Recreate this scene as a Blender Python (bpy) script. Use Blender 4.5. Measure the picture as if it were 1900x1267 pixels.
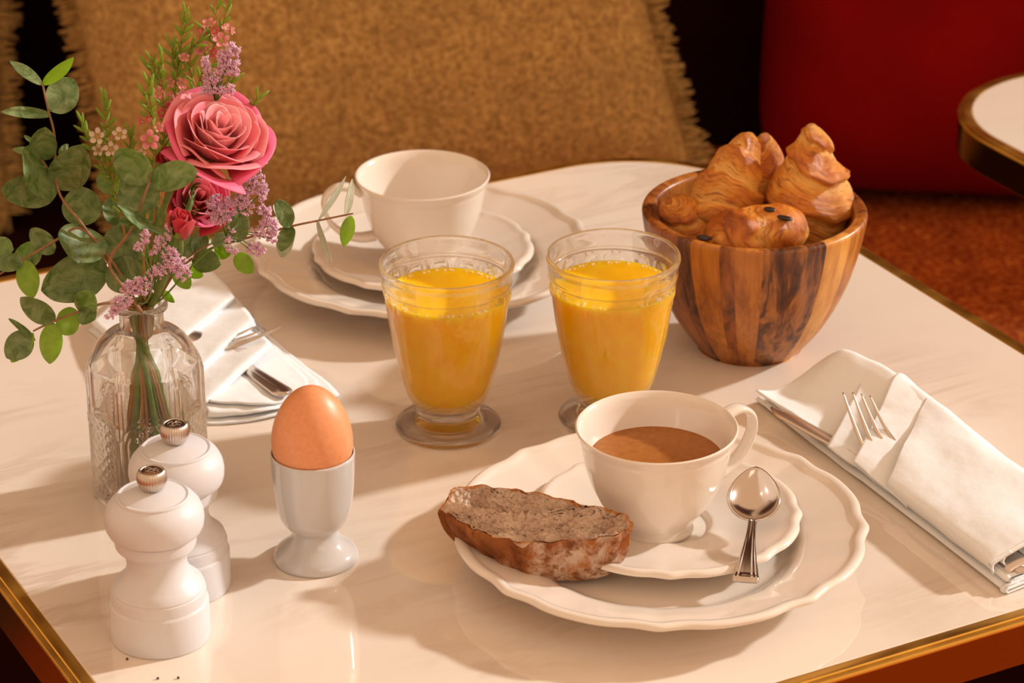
import bpy, bmesh, math, random
from mathutils import Vector, Matrix, noise
for o in list(bpy.data.objects): bpy.data.objects.remove(o, do_unlink=True)
S = bpy.context.scene
COL = S.collection
R = math.radians
# ------------------------------------------------------------------ camera
F = 5400.0                      # focal length in pixels of the 1900 x 1267 frame
T = 0.74                        # height of the table top
H = 0.78                        # camera height above the table
TH = math.atan(2550 / F); SN, CS = math.sin(TH), math.cos(TH)
CY = -H / math.tan(TH)
cam = bpy.data.cameras.new('camera'); camo = bpy.data.objects.new('camera', cam); COL.objects.link(camo)
cam.sensor_width = 36; cam.lens = F / 1900 * 36
camo.location = (0, CY, T + H); camo.rotation_euler = (math.pi / 2 - TH, 0, 0)
cam.clip_start = 0.05; cam.clip_end = 50
cam.dof.use_dof = True; cam.dof.focus_distance = 1.585; cam.dof.aperture_fstop = 13.0
S.camera = camo
# ------------------------------------------------------------------ light
w = bpy.data.worlds.new('world'); S.world = w; w.use_nodes = True
bg = w.node_tree.nodes['Background']; bg.inputs[0].default_value = (1.0, 0.62, 0.37, 1); bg.inputs[1].default_value = 0.92
sun = bpy.data.lights.new('sun', 'SUN'); suno = bpy.data.objects.new('sun', sun); COL.objects.link(suno)
sun.energy = 3.5; sun.color = (1.0, 0.97, 0.92); sun.angle = R(3.0)
AZ, EL = R(22), R(27)
sdir = Vector((math.cos(EL) * math.cos(AZ), math.cos(EL) * math.sin(AZ), math.sin(EL)))
suno.rotation_euler = sdir.to_track_quat('Z', 'Y').to_euler(); suno.location = sdir * 5
win = bpy.data.lights.new('window_light', 'AREA'); wino = bpy.data.objects.new('window_light', win); COL.objects.link(wino)
win.shape = 'RECTANGLE'; win.size = 1.6; win.size_y = 1.4; win.energy = 7; win.color = (1.0, 0.90, 0.78)
wino.location = (1.3, -2.5, 2.5); wino.rotation_euler = (Vector(wino.location) - Vector((0, .1, T))).to_track_quat('Z', 'Y').to_euler()
S.view_settings.view_transform = 'Standard'; S.view_settings.look = 'None'
S.view_settings.gamma = 1; S.view_settings.use_curve_mapping = False
S.view_settings.exposure = 0.0
try:
    S.cycles.max_bounces = 24; S.cycles.transmission_bounces = 24; S.cycles.transparent_max_bounces = 40; S.cycles.glossy_bounces = 8
except Exception: pass

# ------------------------------------------------------------------ helpers
def tab(px, py, h=0.0):
    """point at height h above the table top"""
    u = (px - 950) / F; v = (py - 633.5) / F
    d = Vector((u, CS - v * SN, -(SN + v * CS))); t = (h - H) / d.z
    return Vector((d.x * t, CY + d.y * t, T + h))
def at(px, py, Y):
    """point at distance Y in the room"""
    u = (px - 950) / F; v = (py - 633.5) / F
    d = Vector((u, CS - v * SN, -(SN + v * CS))); t = (Y - CY) / d.y
    return Vector((d.x * t, Y, T + H + d.z * t))
def pxm(p):
    """metres per pixel at a point"""
    return ((p.y - CY) * CS - (p.z - T - H) * SN) / F
def tag(o, label=None, cat=None, group=None, kind=None):
    if label: o['label'] = label
    if cat: o['category'] = cat
    if group: o['group'] = group
    if kind: o['kind'] = kind
    return o
def thing(name, label, cat, loc=(0, 0, 0), rz=0, group=None):
    o = bpy.data.objects.new(name, None); COL.objects.link(o); o.empty_display_size = .02
    o.location = loc; o.rotation_euler = (0, 0, rz)
    return tag(o, label, cat, group)
def mesh(name, v, f, mat=None, smooth=True, sharp=None):
    me = bpy.data.meshes.new(name); me.from_pydata([tuple(p) for p in v], [], f); me.update()
    bm = bmesh.new(); bm.from_mesh(me); bmesh.ops.recalc_face_normals(bm, faces=bm.faces); bm.to_mesh(me); bm.free()
    if mat: me.materials.append(mat)
    if smooth:
        me.polygons.foreach_set('use_smooth', [True] * len(me.polygons))
        if sharp: me.set_sharp_from_angle(angle=R(sharp))
    return me
def link(name, me, parent=None, loc=None):
    o = bpy.data.objects.new(name, me); COL.objects.link(o)
    if parent: o.parent = parent
    if loc is not None: o.location = loc
    return o
def mk(name, v, f, mat, parent=None, smooth=True, sharp=None, loc=None):
    return link(name, mesh(name, v, f, mat, smooth, sharp), parent, loc)
def rel(vs, root):
    L = Vector(root.location); return [Vector(p) - L for p in vs]
def catmull(pts, n):
    """smooth curve through tuples of any length"""
    out = []; m = len(pts)
    for i in range(m - 1):
        p0 = pts[max(i - 1, 0)]; p1 = pts[i]; p2 = pts[i + 1]; p3 = pts[min(i + 2, m - 1)]
        for j in range(n):
            t = j / n
            out.append(tuple(0.5 * (2 * b + (c - a) * t + (2 * a - 5 * b + 4 * c - d) * t * t + (3 * b - a - 3 * c + d) * t ** 3)
                             for a, b, c, d in zip(p0, p1, p2, p3)))
    out.append(tuple(pts[-1])); return out
def lathe(prof, seg=96, fn=None, a0=0.0, a1=2 * math.pi):
    """revolve (r, z); fn(a, r, z, i) may return a new (r, z). r = 0 becomes a pole"""
    full = abs(a1 - a0 - 2 * math.pi) < 1e-6
    n = seg if full else seg + 1
    v, f, rings = [], [], []
    for i, (r, z) in enumerate(prof):
        if r < 1e-6: rings.append([len(v)] * n); v.append((0, 0, z)); continue
        ring = []
        for j in range(n):
            a = a0 + (a1 - a0) * j / seg; rr, zz = (r, z) if fn is None else fn(a, r, z, i)
            ring.append(len(v)); v.append((rr * math.cos(a), rr * math.sin(a), zz))
        rings.append(ring)
    for A, B in zip(rings, rings[1:]):
        for j in range(seg):
            k = (j + 1) % n
            q = []
            for x in (A[j], A[k], B[k], B[j]):
                if x not in q: q.append(x)
            if len(q) > 2: f.append(q)
    return v, f
def tube(pts, rad, seg=10, flat=None, cap=True):
    """sweep; rad is a number or list; flat=(up vector, ratio) squashes along up"""
    v, f = [], []; n = len(pts); pts = [Vector(p) for p in pts]
    up = Vector((0, 0, 1)) if flat is None else Vector(flat[0])
    prev = None
    for i, p in enumerate(pts):
        d = (pts[min(i + 1, n - 1)] - pts[max(i - 1, 0)]).normalized()
        if flat is None and prev is not None: s = prev - d * prev.dot(d)
        else: s = d.cross(up)
        if s.length < 1e-5: s = d.cross(Vector((1, 0, .3)))
        s.normalize(); prev = s; b = s.cross(d).normalized()
        r = rad[i] if isinstance(rad, (list, tuple)) else rad
        rb = r * (1 if flat is None else flat[1])
        for j in range(seg):
            a = 2 * math.pi * j / seg; v.append(p + s * math.cos(a) * r + b * math.sin(a) * rb)
    for i in range(n - 1):
        for j in range(seg):
            k = (j + 1) % seg; f.append((i * seg + j, i * seg + k, (i + 1) * seg + k, (i + 1) * seg + j))
    if cap: f.append(tuple(range(seg))[::-1]); f.append(tuple((n - 1) * seg + j for j in range(seg)))
    return v, f
def join(*parts):
    v, f = [], []
    for a, b in parts:
        o = len(v); v += list(a); f += [tuple(i + o for i in q) for q in b]
    return v, f
def gridf(nu, nv):
    return [(j * nu + i, j * nu + i + 1, (j + 1) * nu + i + 1, (j + 1) * nu + i) for j in range(nv - 1) for i in range(nu - 1)]
def box(x0, x1, y0, y1, z0, z1):
    v = [(x, y, z) for z in (z0, z1) for y in (y0, y1) for x in (x0, x1)]
    return v, [(0, 2, 3, 1), (4, 5, 7, 6), (0, 1, 5, 4), (2, 6, 7, 3), (0, 4, 6, 2), (1, 3, 7, 5)]
def mod(o, kind, **kw):
    m = o.modifiers.new(kind.lower(), kind)
    for k, x in kw.items(): setattr(m, k, x)
    return m
def nz(p, s=1.0): return noise.noise(Vector(p) * s)

# ------------------------------------------------------------------ materials
class NT:
    def __init__(s, name):
        s.m = bpy.data.materials.new(name); s.m.use_nodes = True; s.t = s.m.node_tree; s.n = s.t.nodes
        s.p = s.n['Principled BSDF']; s.out = s.n['Material Output']
    def new(s, k, **kw):
        x = s.n.new(k)
        for a, b in kw.items():
            if a.startswith('i_'):
                key = a[2:].replace('_', ' '); x.inputs[key].default_value = b
            else: setattr(x, a, b)
        return x
    def l(s, a, b): s.t.links.new(a, b)
    def co(s, scale=(1, 1, 1), rot=(0, 0, 0), which='Object'):
        c = s.new('ShaderNodeTexCoord'); mp = s.new('ShaderNodeMapping'); s.l(c.outputs[which], mp.inputs[0])
        mp.inputs['Scale'].default_value = scale; mp.inputs['Rotation'].default_value = rot; return mp.outputs[0]
    def noise(s, co, scale, detail=3, rough=.5, dist=0):
        x = s.new('ShaderNodeTexNoise'); s.l(co, x.inputs['Vector']); x.inputs['Scale'].default_value = scale
        x.inputs['Detail'].default_value = detail; x.inputs['Roughness'].default_value = rough; x.inputs['Distortion'].default_value = dist
        return x.outputs[0]
    def ramp(s, fac, stops):
        x = s.new('ShaderNodeValToRGB'); s.l(fac, x.inputs[0]); e = x.color_ramp.elements
        while len(e) < len(stops): e.new(.5)
        for k, (p, c) in zip(e, stops): k.position = p; k.color = (*c, 1) if len(c) == 3 else c
        return x.outputs[0]
    def mix(s, fac, a, b, blend='MIX'):
        x = s.new('ShaderNodeMix', data_type='RGBA', blend_type=blend)
        for v, i in ((fac, 0), (a, 6), (b, 7)):
            if hasattr(v, 'links'): s.l(v, x.inputs[i])
            else: x.inputs[i].default_value = v if i == 0 else (*v, 1)
        return x.outputs[2]
    def bump(s, h, strength, dist):
        x = s.new('ShaderNodeBump'); x.inputs['Strength'].default_value = strength; x.inputs['Distance'].default_value = dist
        s.l(h, x.inputs['Height']); s.l(x.outputs[0], s.p.inputs['Normal']); return x
    def set(s, color=None, rough=None, metal=None, **kw):
        if color is not None:
            if hasattr(color, 'links'): s.l(color, s.p.inputs['Base Color'])
            else: s.p.inputs['Base Color'].default_value = (*color, 1)
        if rough is not None:
            if hasattr(rough, 'links'): s.l(rough, s.p.inputs['Roughness'])
            else: s.p.inputs['Roughness'].default_value = rough
        if metal is not None: s.p.inputs['Metallic'].default_value = metal
        for k, x in kw.items(): s.p.inputs[k.replace('_', ' ')].default_value = x
        return s.m
def M(name, color, rough=.5, metal=0, **kw): return NT(name).set(color, rough, metal, **kw)

def m_marble():
    n = NT('marble'); co = n.co((1, 1, 1), (0, 0, R(18)))
    wob = n.noise(co, 5, 5, .55)
    cs = n.co((1.4, 6.5, 1), (0, 0, R(20)))
    a = n.noise(cs, 2.6, 7, .6, 1.4)
    vein = n.ramp(a, [(.44, (0, 0, 0)), (.505, (.55, .55, .55)), (.57, (0, 0, 0))])
    b = n.ramp(wob, [(.48, (0, 0, 0)), (.68, (1, 1, 1))])
    v = n.mix(1.0, vein, b, 'MULTIPLY')
    cloud = n.ramp(n.noise(cs, 1.3, 4, .5), [(.35, (.77, .675, .58)), (.65, (.82, .735, .65))])
    c = n.mix(v, cloud, (.52, .385, .295))
    return n.set(c, .04, 0, IOR=1.75)
def m_brass():
    n = NT('brass'); co = n.co((3, 60, 60)); h = n.noise(co, 14, 4)
    n.bump(h, .12, .0004)
    return n.set((.86, .50, .095), n.ramp(n.noise(n.co(), 40, 3), [(.3, (.27,) * 3), (.7, (.42,) * 3)]), 1)
def m_rust(name, sc):
    n = NT(name); co = n.co(); h = n.noise(co, sc, 4, .65); h2 = n.noise(co, sc * .22, 3)
    c = n.ramp(h, [(.34, (.18, .022, .004)), (.5, (.44, .080, .012)), (.66, (.80, .25, .045))])
    c = n.mix(n.ramp(h2, [(.35, (0, 0, 0)), (.7, (.5, .5, .5))]), c, (.16, .020, .004))
    n.bump(h, .6, .003); return n.set(c, .95, 0, Specular_IOR_Level=.1)
def m_ochre():
    n = NT('ochre_boucle'); co = n.co(); h = n.noise(co, 190, 4, .65); h2 = n.noise(co, 26, 4)
    c = n.ramp(h, [(.33, (.25, .135, .035)), (.52, (.50, .30, .09)), (.7, (.70, .47, .17))])
    c = n.mix(n.ramp(h2, [(.36, (0, 0, 0)), (.66, (.45, .45, .45))]), c, (.30, .17, .048))
    n.bump(h, .8, .004); return n.set(c, .95, 0)
def m_velvet(name, c0, c1, sheen=.3):
    n = NT(name); h = n.noise(n.co(), 9, 4)
    n.bump(n.noise(n.co(), 700, 2), .25, .0006)
    m = n.set(n.ramp(h, [(.3, c0), (.7, c1)]), .9, 0, Sheen_Weight=sheen, Specular_IOR_Level=.08); n.p.inputs['Sheen Tint'].default_value = (*c1, 1); return m
def m_cloth():
    n = NT('white_cotton'); co = n.co((1, 1, 1), (0, 0, R(38)))
    wv = n.new('ShaderNodeTexWave', wave_type='BANDS', bands_direction='DIAGONAL'); n.l(co, wv.inputs[0]); wv.inputs['Scale'].default_value = 520
    hh = n.mix(.5, wv.outputs[0], n.noise(n.co(), 900, 2)); big = n.noise(n.co(), 38, 3, .5)
    b1 = n.bump(hh, .25, .0003); b2 = n.new('ShaderNodeBump'); b2.inputs['Strength'].default_value = .35; b2.inputs['Distance'].default_value = .004
    n.l(big, b2.inputs['Height']); n.l(b2.outputs[0], b1.inputs['Normal'])
    return n.set((.83, .865, .90), .9, 0, Sheen_Weight=.1)
def m_wood(name, tones, rot, sc=1.0):
    n = NT(name); co = n.co((70 * sc, 70 * sc, 7 * sc), rot)
    a = n.noise(co, 1.3, 6, .6, .9); fine = n.noise(n.co((420, 420, 30), rot), 1, 3)
    c = n.ramp(a, [(.30, tones[0]), (.44, tones[1]), (.56, tones[2]), (.70, tones[3])])
    c = n.mix(n.ramp(fine, [(.4, (0, 0, 0)), (.7, (.35, .35, .35))]), c, tones[0])
    n.bump(fine, .08, .0003); return n.set(c, .36, 0)
def m_pastry():
    n = NT('pastry'); at_ = n.new('ShaderNodeAttribute', attribute_name='bake'); co = n.co()
    a = n.noise(co, 55, 5, .6, .5); st = n.noise(n.co((1, 1, 1)), 260, 4, .6)
    s = n.new('ShaderNodeMath', operation='ADD'); n.l(at_.outputs['Fac'], s.inputs[0])
    s2 = n.new('ShaderNodeMath', operation='MULTIPLY'); s2.inputs[1].default_value = .75; n.l(a, s2.inputs[0]); n.l(s2.outputs[0], s.inputs[1])
    s3 = n.new('ShaderNodeMath', operation='SUBTRACT'); n.l(s.outputs[0], s3.inputs[0]); s3.inputs[1].default_value = .375
    c = n.ramp(s3.outputs[0], [(.05, (.86, .46, .11)), (.28, (.76, .30, .036)), (.55, (.55, .15, .014)), (.88, (.19, .036, .006))])
    la = n.new('ShaderNodeAttribute', attribute_name='lay'); fl = n.noise(la.outputs['Vector'], 1.6, 6, .7, .35)
    c = n.mix(n.ramp(fl, [(.50, (0, 0, 0)), (.64, (.85, .85, .85))]), c, (.30, .072, .009)); c = n.mix(n.ramp(fl, [(.30, (.45, .45, .45)), (.42, (0, 0, 0))]), c, (.85, .46, .11))
    n.bump(n.mix(.35, fl, n.mix(.5, a, st)), .75, .0028); return n.set(c, .28, 0)
def m_crumb():
    n = NT('crumb'); co = n.co(); a = n.noise(co, 160, 5, .65); b = n.noise(co, 60, 4)
    vo = n.new('ShaderNodeTexVoronoi'); n.l(co, vo.inputs['Vector']); vo.inputs['Scale'].default_value = 420
    c = n.ramp(b, [(.3, (.44, .285, .20)), (.6, (.68, .51, .385)), (.8, (.80, .64, .50))])
    rd = n.new('ShaderNodeAttribute', attribute_name='rind'); c = n.mix(n.ramp(rd.outputs['Fac'], [(.15, (0, 0, 0)), (.75, (1, 1, 1))]), c, (.50, .20, .05))
    n.bump(n.mix(.4, a, vo.outputs['Distance']), 1.0, .004); return n.set(c, .85, 0)
def m_crust():
    n = NT('crust'); co = n.co(); a = n.noise(co, 130, 6, .7); b = n.noise(co, 30, 5, .6); fl = n.noise(n.co((1, 1, .7)), 34, 6, .72)
    c = n.ramp(b, [(.3, (.21, .062, .018)), (.5, (.38, .13, .035)), (.7, (.54, .23, .07))])
    fm = n.ramp(fl, [(.50, (0, 0, 0)), (.62, (.85, .85, .85))]); c = n.mix(n.mix(1, fm, n.ramp(a, [(.38, (.15,) * 3), (.55, (1,) * 3)]), 'MULTIPLY'), c, (.70, .56, .45))
    c = n.mix(n.ramp(a, [(.34, (.75, .75, .75)), (.5, (0, 0, 0))]), c, (.13, .035, .010)); n.bump(a, 1.0, .004); return n.set(c, .8, 0, Specular_IOR_Level=.25)
def m_leaf(name, c0, c1, ct, tr=.35):
    n = NT(name); co = n.co(); a = n.noise(co, 95, 6, .72, 1.2)
    c = n.ramp(a, [(.38, c0), (.62, c1)]); n.set(c, .5, 0); n.bump(a, .15, .0006)
    t = n.new('ShaderNodeBsdfTranslucent'); t.inputs[0].default_value = (*ct, 1); mx = n.new('ShaderNodeMixShader'); mx.inputs[0].default_value = tr
    n.l(n.p.outputs[0], mx.inputs[1]); n.l(t.outputs[0], mx.inputs[2]); n.l(mx.outputs[0], n.out.inputs[0]); return n.m
def m_petal(name, c0, c1, ct, tr=.3):
    n = NT(name); at_ = n.new('ShaderNodeAttribute', attribute_name='edge')
    a = n.noise(n.co(), 60, 3); c = n.ramp(at_.outputs['Fac'], [(.0, c0), (1, c1)]); n.set(c, .55, 0, Sheen_Weight=.2); n.bump(a, .25, .0012)
    t = n.new('ShaderNodeBsdfTranslucent'); t.inputs[0].default_value = (*ct, 1); mx = n.new('ShaderNodeMixShader'); mx.inputs[0].default_value = tr
    n.l(n.p.outputs[0], mx.inputs[1]); n.l(t.outputs[0], mx.inputs[2]); n.l(mx.outputs[0], n.out.inputs[0]); return n.m
def m_speck(name, c, c2, sc, rough, **kw):
    n = NT(name); h = n.noise(n.co(), sc, 4); n.bump(h, .12, .0005); return n.set(n.ramp(h, [(.3, c), (.7, c2)]), rough, 0, **kw)

def m_glass(name, ior, refr):
    n = NT(name); gl = n.new('ShaderNodeBsdfGlass'); gl.inputs['IOR'].default_value = ior; gl.inputs['Roughness'].default_value = 0; gl.inputs['Color'].default_value = (1, .995, .985, 1)
    tr = n.new('ShaderNodeBsdfTransparent'); tr.inputs[0].default_value = (.99, .985, .975, 1)
    a = n.new('ShaderNodeMixShader'); a.inputs[0].default_value = refr; n.l(tr.outputs[0], a.inputs[1]); n.l(gl.outputs[0], a.inputs[2])
    n.l(a.outputs[0], n.out.inputs[0]); return n.m
MARBLE, BRASS = m_marble(), m_brass()
BAND = M('brass_dark_reflection', (.34, .19, .045), .16, 1)  # dark reflection on the outer edge face, put into the brass colour
RUST, CARPET = m_rust('rust_upholstery', 150), m_rust('rust_carpet', 130)
OCHRE = m_ochre()
DARKVELVET = m_velvet('dark_velvet', (.012, .0016, .0008), (.020, .0022, .001), .0)
REDSATIN = m_velvet('red_velvet', (.16, .0015, .0015), (.23, .002, .002), .0)
CLOTH = m_cloth()
CREAM = M('cream_porcelain', (.78, .705, .625), .12, 0, Coat_Weight=.35, Coat_Roughness=.04)
WHITE = M('white_porcelain', (.56, .545, .535), .10, 0, Coat_Weight=.5, Coat_Roughness=.03)
MILL = m_speck('matt_white_lacquer', (.64, .635, .66), (.66, .655, .68), 300, .45)
STEEL = M('brushed_steel', (.62, .54, .47), .30, 1)
CHROME = M('polished_steel', (.64, .56, .50), .15, 1)
SATIN = M('satin_steel', (.70, .62, .55), .30, 1)
DARKMETAL = M('dark_metal', (.16, .105, .075), .28, 1)
GLASS = m_glass('clear_glass', 1.46, .90)
WATER = m_glass('water', 1.33, .7)
JUICE = m_speck('orange_juice', (1, .52, .0), (1, .60, .004), 130, .22, Subsurface_Weight=.45, Subsurface_Scale=.015, Subsurface_Radius=(1, .5, .05))
FOAM = m_speck('juice_foam', (.95, .72, .35), (.98, .82, .5), 400, .5)
COFFEE = m_speck('coffee_crema', (.30, .095, .010), (.38, .14, .020), 260, .45)
EGG = m_speck('brown_eggshell', (.72, .29, .125), (.78, .33, .15), 420, .42, Subsurface_Weight=.12, Subsurface_Scale=.004)
PASTRY = m_pastry(); CRUMB = m_crumb(); CRUST = m_crust()
CHOC = M('dark_chocolate', (.018, .006, .003), .3)
# ------------------------------------------------------------------ setting
def struct(name, v, f, mat):
    o = mk(name, v, f, mat, smooth=False); o['kind'] = 'structure'; return o
struct('floor', *box(-3, 3, -3, 1.5, -.05, 0), M('dark_floor', (.12, .07, .045), .5))
struct('wall_back', *box(-2.6, 1.75, 1.36, 1.44, 0, 2.6), m_velvet('wall_paint', (.06, .018, .012), (.075, .022, .014), 0))
rv, rf = box(-2.6, 2.4, -2.8, .50, 0, .012)
rug = mk('carpet', rv, rf, CARPET, smooth=False); tag(rug, 'mottled rust brown carpet on the floor under the marble table', 'carpet')
def rrect(a, b, r, n=14):
    pts = []
    for cx, cy, s in ((a - r, b - r, 0), (-a + r, b - r, 90), (-a + r, -b + r, 180), (a - r, -b + r, 270)):
        for k in range(n + 1):
            t = R(s + 90 * k / n); pts.append((cx + r * math.cos(t), cy + r * math.sin(t)))
    return pts
def loft(loops, capb=True, capt=True):
    v, f = [], []; n = len(loops[0])
    for L in loops: v += L
    for i in range(len(loops) - 1):
        for j in range(n):
            k = (j + 1) % n; f.append((i * n + j, i * n + k, (i + 1) * n + k, (i + 1) * n + j))
    if capb: f.append(tuple(range(n))[::-1])
    if capt: f.append(tuple((len(loops) - 1) * n + j for j in range(n)))
    return v, f
def make_table(cx, cy, label, zf=0.0):
    t = thing('bistro_table', label, 'table', (cx, cy, 0), R(28.3), 'marble tables with brass edges')
    a, b, r, e = .323, .3275, .098, .0105
    def L(d, z): return [(x, y, z) for x, y in rrect(a + d, b + d, r + d)]
    mk('marble_top', *loft([L(0, T - .02), L(0, T - .0004), L(-.0006, T)]), MARBLE, t, sharp=30)
    prof = [(0, T - .03), (0, T - .0003), (.0006, T + .0001), (e * .62, T + .0001), (e * .66, T - .0006), (e * .72, T - .0006), (e * .95, T - .0010), (e, T - .0022), (e, T - .0032)]
    v, f = loft([L(d, z) for d, z in prof], False, False)
    mk('brass_edge', v, f, BRASS, t, sharp=35)
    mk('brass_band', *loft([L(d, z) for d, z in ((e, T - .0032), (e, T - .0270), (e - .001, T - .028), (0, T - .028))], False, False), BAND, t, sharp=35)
    mk('underside', *loft([L(-.01, T - .034), L(-.01, T - .021)]), DARKMETAL, t, sharp=30)
    mk('pedestal', *lathe([(0, .03), (.05, .03), (.032, .06), (.028, .12), (.028, T - .09), (.06, T - .04), (.12, T - .034), (0, T - .034)], 32), DARKMETAL, t, sharp=40)
    mk('foot', *lathe([(0, zf), (.2, zf), (.205, zf + .006), (.19, zf + .014), (.06, .032), (0, .034)], 48), DARKMETAL, t, sharp=40)
    return t
make_table(-.0038, -.1026, 'square marble bistro table with brass edge carrying the breakfast', .0122)
make_table(.751, .300, 'empty marble table corner with brass edge at right of photo', .0122)
# banquette
ZS = T - .28
bq = thing('banquette', 'long upholstered banquette with dark velvet back and rust seat behind the table', 'bench', (0, .95, 0))
def rbox(x0, x1, y0, y1, z0, z1, r):
    bm = bmesh.new(); v, f = box(x0, x1, y0, y1, z0, z1); vs = [bm.verts.new(p) for p in v]
    for q in f: bm.faces.new([vs[i] for i in q])
    bmesh.ops.bevel(bm, geom=list(bm.edges), offset=r, segments=5, profile=.5, affect='EDGES')
    bm.verts.ensure_lookup_table(); bm.verts.index_update()
    out = [tuple(p.co) for p in bm.verts], [tuple(q.index for q in fc.verts) for fc in bm.faces]; bm.free(); return out
mk('seat', *rbox(-2, -.102, -.41, .12, ZS - .14, ZS, .03), DARKVELVET, bq, sharp=50)['label'] = 'dark left half of the seat'  # left half of the seat takes the dark colour of the back
mk('seat', *rbox(-.10, 1.9, -.41, .12, ZS - .14, ZS, .03), RUST, bq, sharp=50)['label'] = 'mottled rust seat'
mk('base', *box(-1.98, 1.88, -.34, .38, 0, ZS - .14), DARKVELVET, bq, smooth=False)
for i in range(6):
    x0 = -2 + .65 * i
    mk('back_panel', *rbox(x0, x0 + .648, .11, .30, ZS - .05, ZS + .62, .035), DARKVELVET, bq, sharp=50)
# ------------------------------------------------------------------ cushions
def cushion(name, label, mat, bc, W, Hh, th, lean, roll, yaw=0, fringe=False, corner=0.0, seed=1, pinch=.05):
    rnd = random.Random(seed); root = thing(name, label, 'cushion', bc)
    right = Vector((math.cos(yaw), math.sin(yaw), 0)); back = Vector((-math.sin(yaw), math.cos(yaw), 0))
    up = (back * math.sin(lean) + Vector((0, 0, 1)) * math.cos(lean))
    e1 = right * math.cos(roll) + up * math.sin(roll); e2 = up * math.cos(roll) - right * math.sin(roll); nn = e1.cross(e2)  # towards the room
    N = 49
    def edge(u, v):
        x = u * W / 2 * (1 - pinch * (1 - v * v)); y = (v + 1) * Hh / 2
        y = Hh / 2 + (y - Hh / 2) * (1 - pinch * (1 - u * u))
        if corner:
            k = corner * (abs(u) ** 6) * (abs(v) ** 6); x *= 1 - k; y = Hh / 2 + (y - Hh / 2) * (1 - k)
        return x, y
    V, Fc = [], []
    for s in (1, -1):
        off = len(V)
        for j in range(N):
            for i in range(N):
                u = -1 + 2 * i / (N - 1); v = -1 + 2 * j / (N - 1)
                u2 = math.sin(u * math.pi / 2); v2 = math.sin(v * math.pi / 2)
                x, y = edge(u2, v2)
                d = th * (max(0, (1 - u2 ** 4)) * max(0, (1 - v2 ** 4))) ** .55
                d += d / th * .012 * nz((x * 5 + seed, y * 5, s), 1.3) + d / th * .004 * nz((x * 18, y * 14, seed), 1)
                V.append(e1 * x + e2 * y + nn * (s * d))
        Fc += [tuple(off + q for q in f) for f in gridf(N, N)]
    me = mesh('cover', V, Fc, mat); bm = bmesh.new(); bm.from_mesh(me); bmesh.ops.remove_doubles(bm, verts=bm.verts, dist=1e-5)
    bmesh.ops.recalc_face_normals(bm, faces=bm.faces); bm.to_mesh(me); bm.free(); link('cover', me, root)
    if fringe:
        V, Fc = [], []
        for side in range(4):
            for k in range(420):
                p = -1 + 2 * (k + rnd.random()) / 420
                u, v = ((p, -1), (1, p), (p, 1), (-1, p))[side]; x, y = edge(u, v)
                o = Vector(((0, -1), (1, 0), (0, 1), (-1, 0))[side]); wv = .5 + .5 * nz((p * 9 + side * 7, seed, 0), 1.0)
                ln = .012 + .016 * wv + rnd.uniform(-.004, .005)
                tang = Vector((-o.y, o.x)); sw = rnd.uniform(-.006, .006); wd = rnd.uniform(.0012, .0024); dz = rnd.uniform(-.005, .005)
                b = e1 * (x - o.x * .004) + e2 * (y - o.y * .004)
                ov = e1 * o.x + e2 * o.y; tv = e1 * tang.x + e2 * tang.y
                m = b + ov * (ln * .6) + tv * sw * .5 + nn * dz * .6; t = b + ov * ln + tv * sw + nn * dz
                i0 = len(V)
                for c, ww in ((b, wd), (m, wd), (t, wd * .5)):
                    V += [c + tv * ww, c - tv * ww * .5 + nn * ww, c - tv * ww * .5 - nn * ww]
                for r_ in (0, 3):
                    for q in range(3): Fc.append((i0 + r_ + q, i0 + r_ + (q + 1) % 3, i0 + r_ + 3 + (q + 1) % 3, i0 + r_ + 3 + q))
                Fc.append((i0 + 6, i0 + 7, i0 + 8))
        f = mk('fringe', V, Fc, mat, root); f['kind'] = 'stuff'
    return root
cushion('throw_cushion', 'ochre boucle cushion with frayed fringe in the middle behind the table', OCHRE, at(757, 418, .74), .515, .50, .075, R(17), R(12), 0, True, seed=3)
cushion('throw_cushion', 'ochre fringed cushion at the left edge behind the eucalyptus', OCHRE, Vector((-.715, .82, ZS + .03)), .50, .50, .07, R(17), R(-3), R(4), True, seed=8)
cushion('velvet_cushion', 'plain dark red velvet cushion on the rust seat at right', REDSATIN, Vector((.50, .895, ZS + .004)), .55, .52, .085, R(12), R(-1.5), R(-3), False, corner=.09, seed=5, pinch=.02)

# ------------------------------------------------------------------ porcelain
def lobe(a, n=8, ph=0.0):
    """bracket-shaped rim: small outward points with hollows beside them"""
    t = ((a - ph) / (2 * math.pi) * n) % 1.0
    t = min(t, 1 - t)                       # 0 at a point, .5 mid lobe
    return .0058 * math.exp(-(t / .06) ** 2) - .0115 * math.exp(-((t - .17) / .10) ** 2) + .004 * math.exp(-((t - .45) / .18) ** 2)
def dish(name, label, cat, loc, prof, R0, ph, mat, group, n=8, well=None):
    t = thing(name, label, cat, loc, 0, group)
    def fn(a, r, z, i):
        k = max(0.0, min(1.0, (r / R0 - .52) / .30)); k = k * k * (3 - 2 * k)
        L = lobe(a, n, ph); rr = r * (1 + L * k * 1.25)
        if z > .006: zz = z + .055 * L * R0 * k
        else: zz = z
        return rr, zz
    o = mk('dish', *lathe(prof, 320, fn), mat, t, sharp=50); return t
PL = [(0, .0055), (.03, .0055), (.056, .0057), (.064, .0064), (.069, .0086), (.0735, .0122), (.078, .0146), (.084, .0163), (.092, .0186), (.100, .0208), (.1045, .0222), (.1062, .0234), (.1085, .0242), (.1105, .0240), (.1118, .0228), (.1116, .0212), (.109, .0200), (.098, .0172), (.084, .0132), (.076, .0096), (.069, .0042), (.065, .0006), (.062, 0), (.0595, .0008), (.057, .002), (0, .002)]
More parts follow.
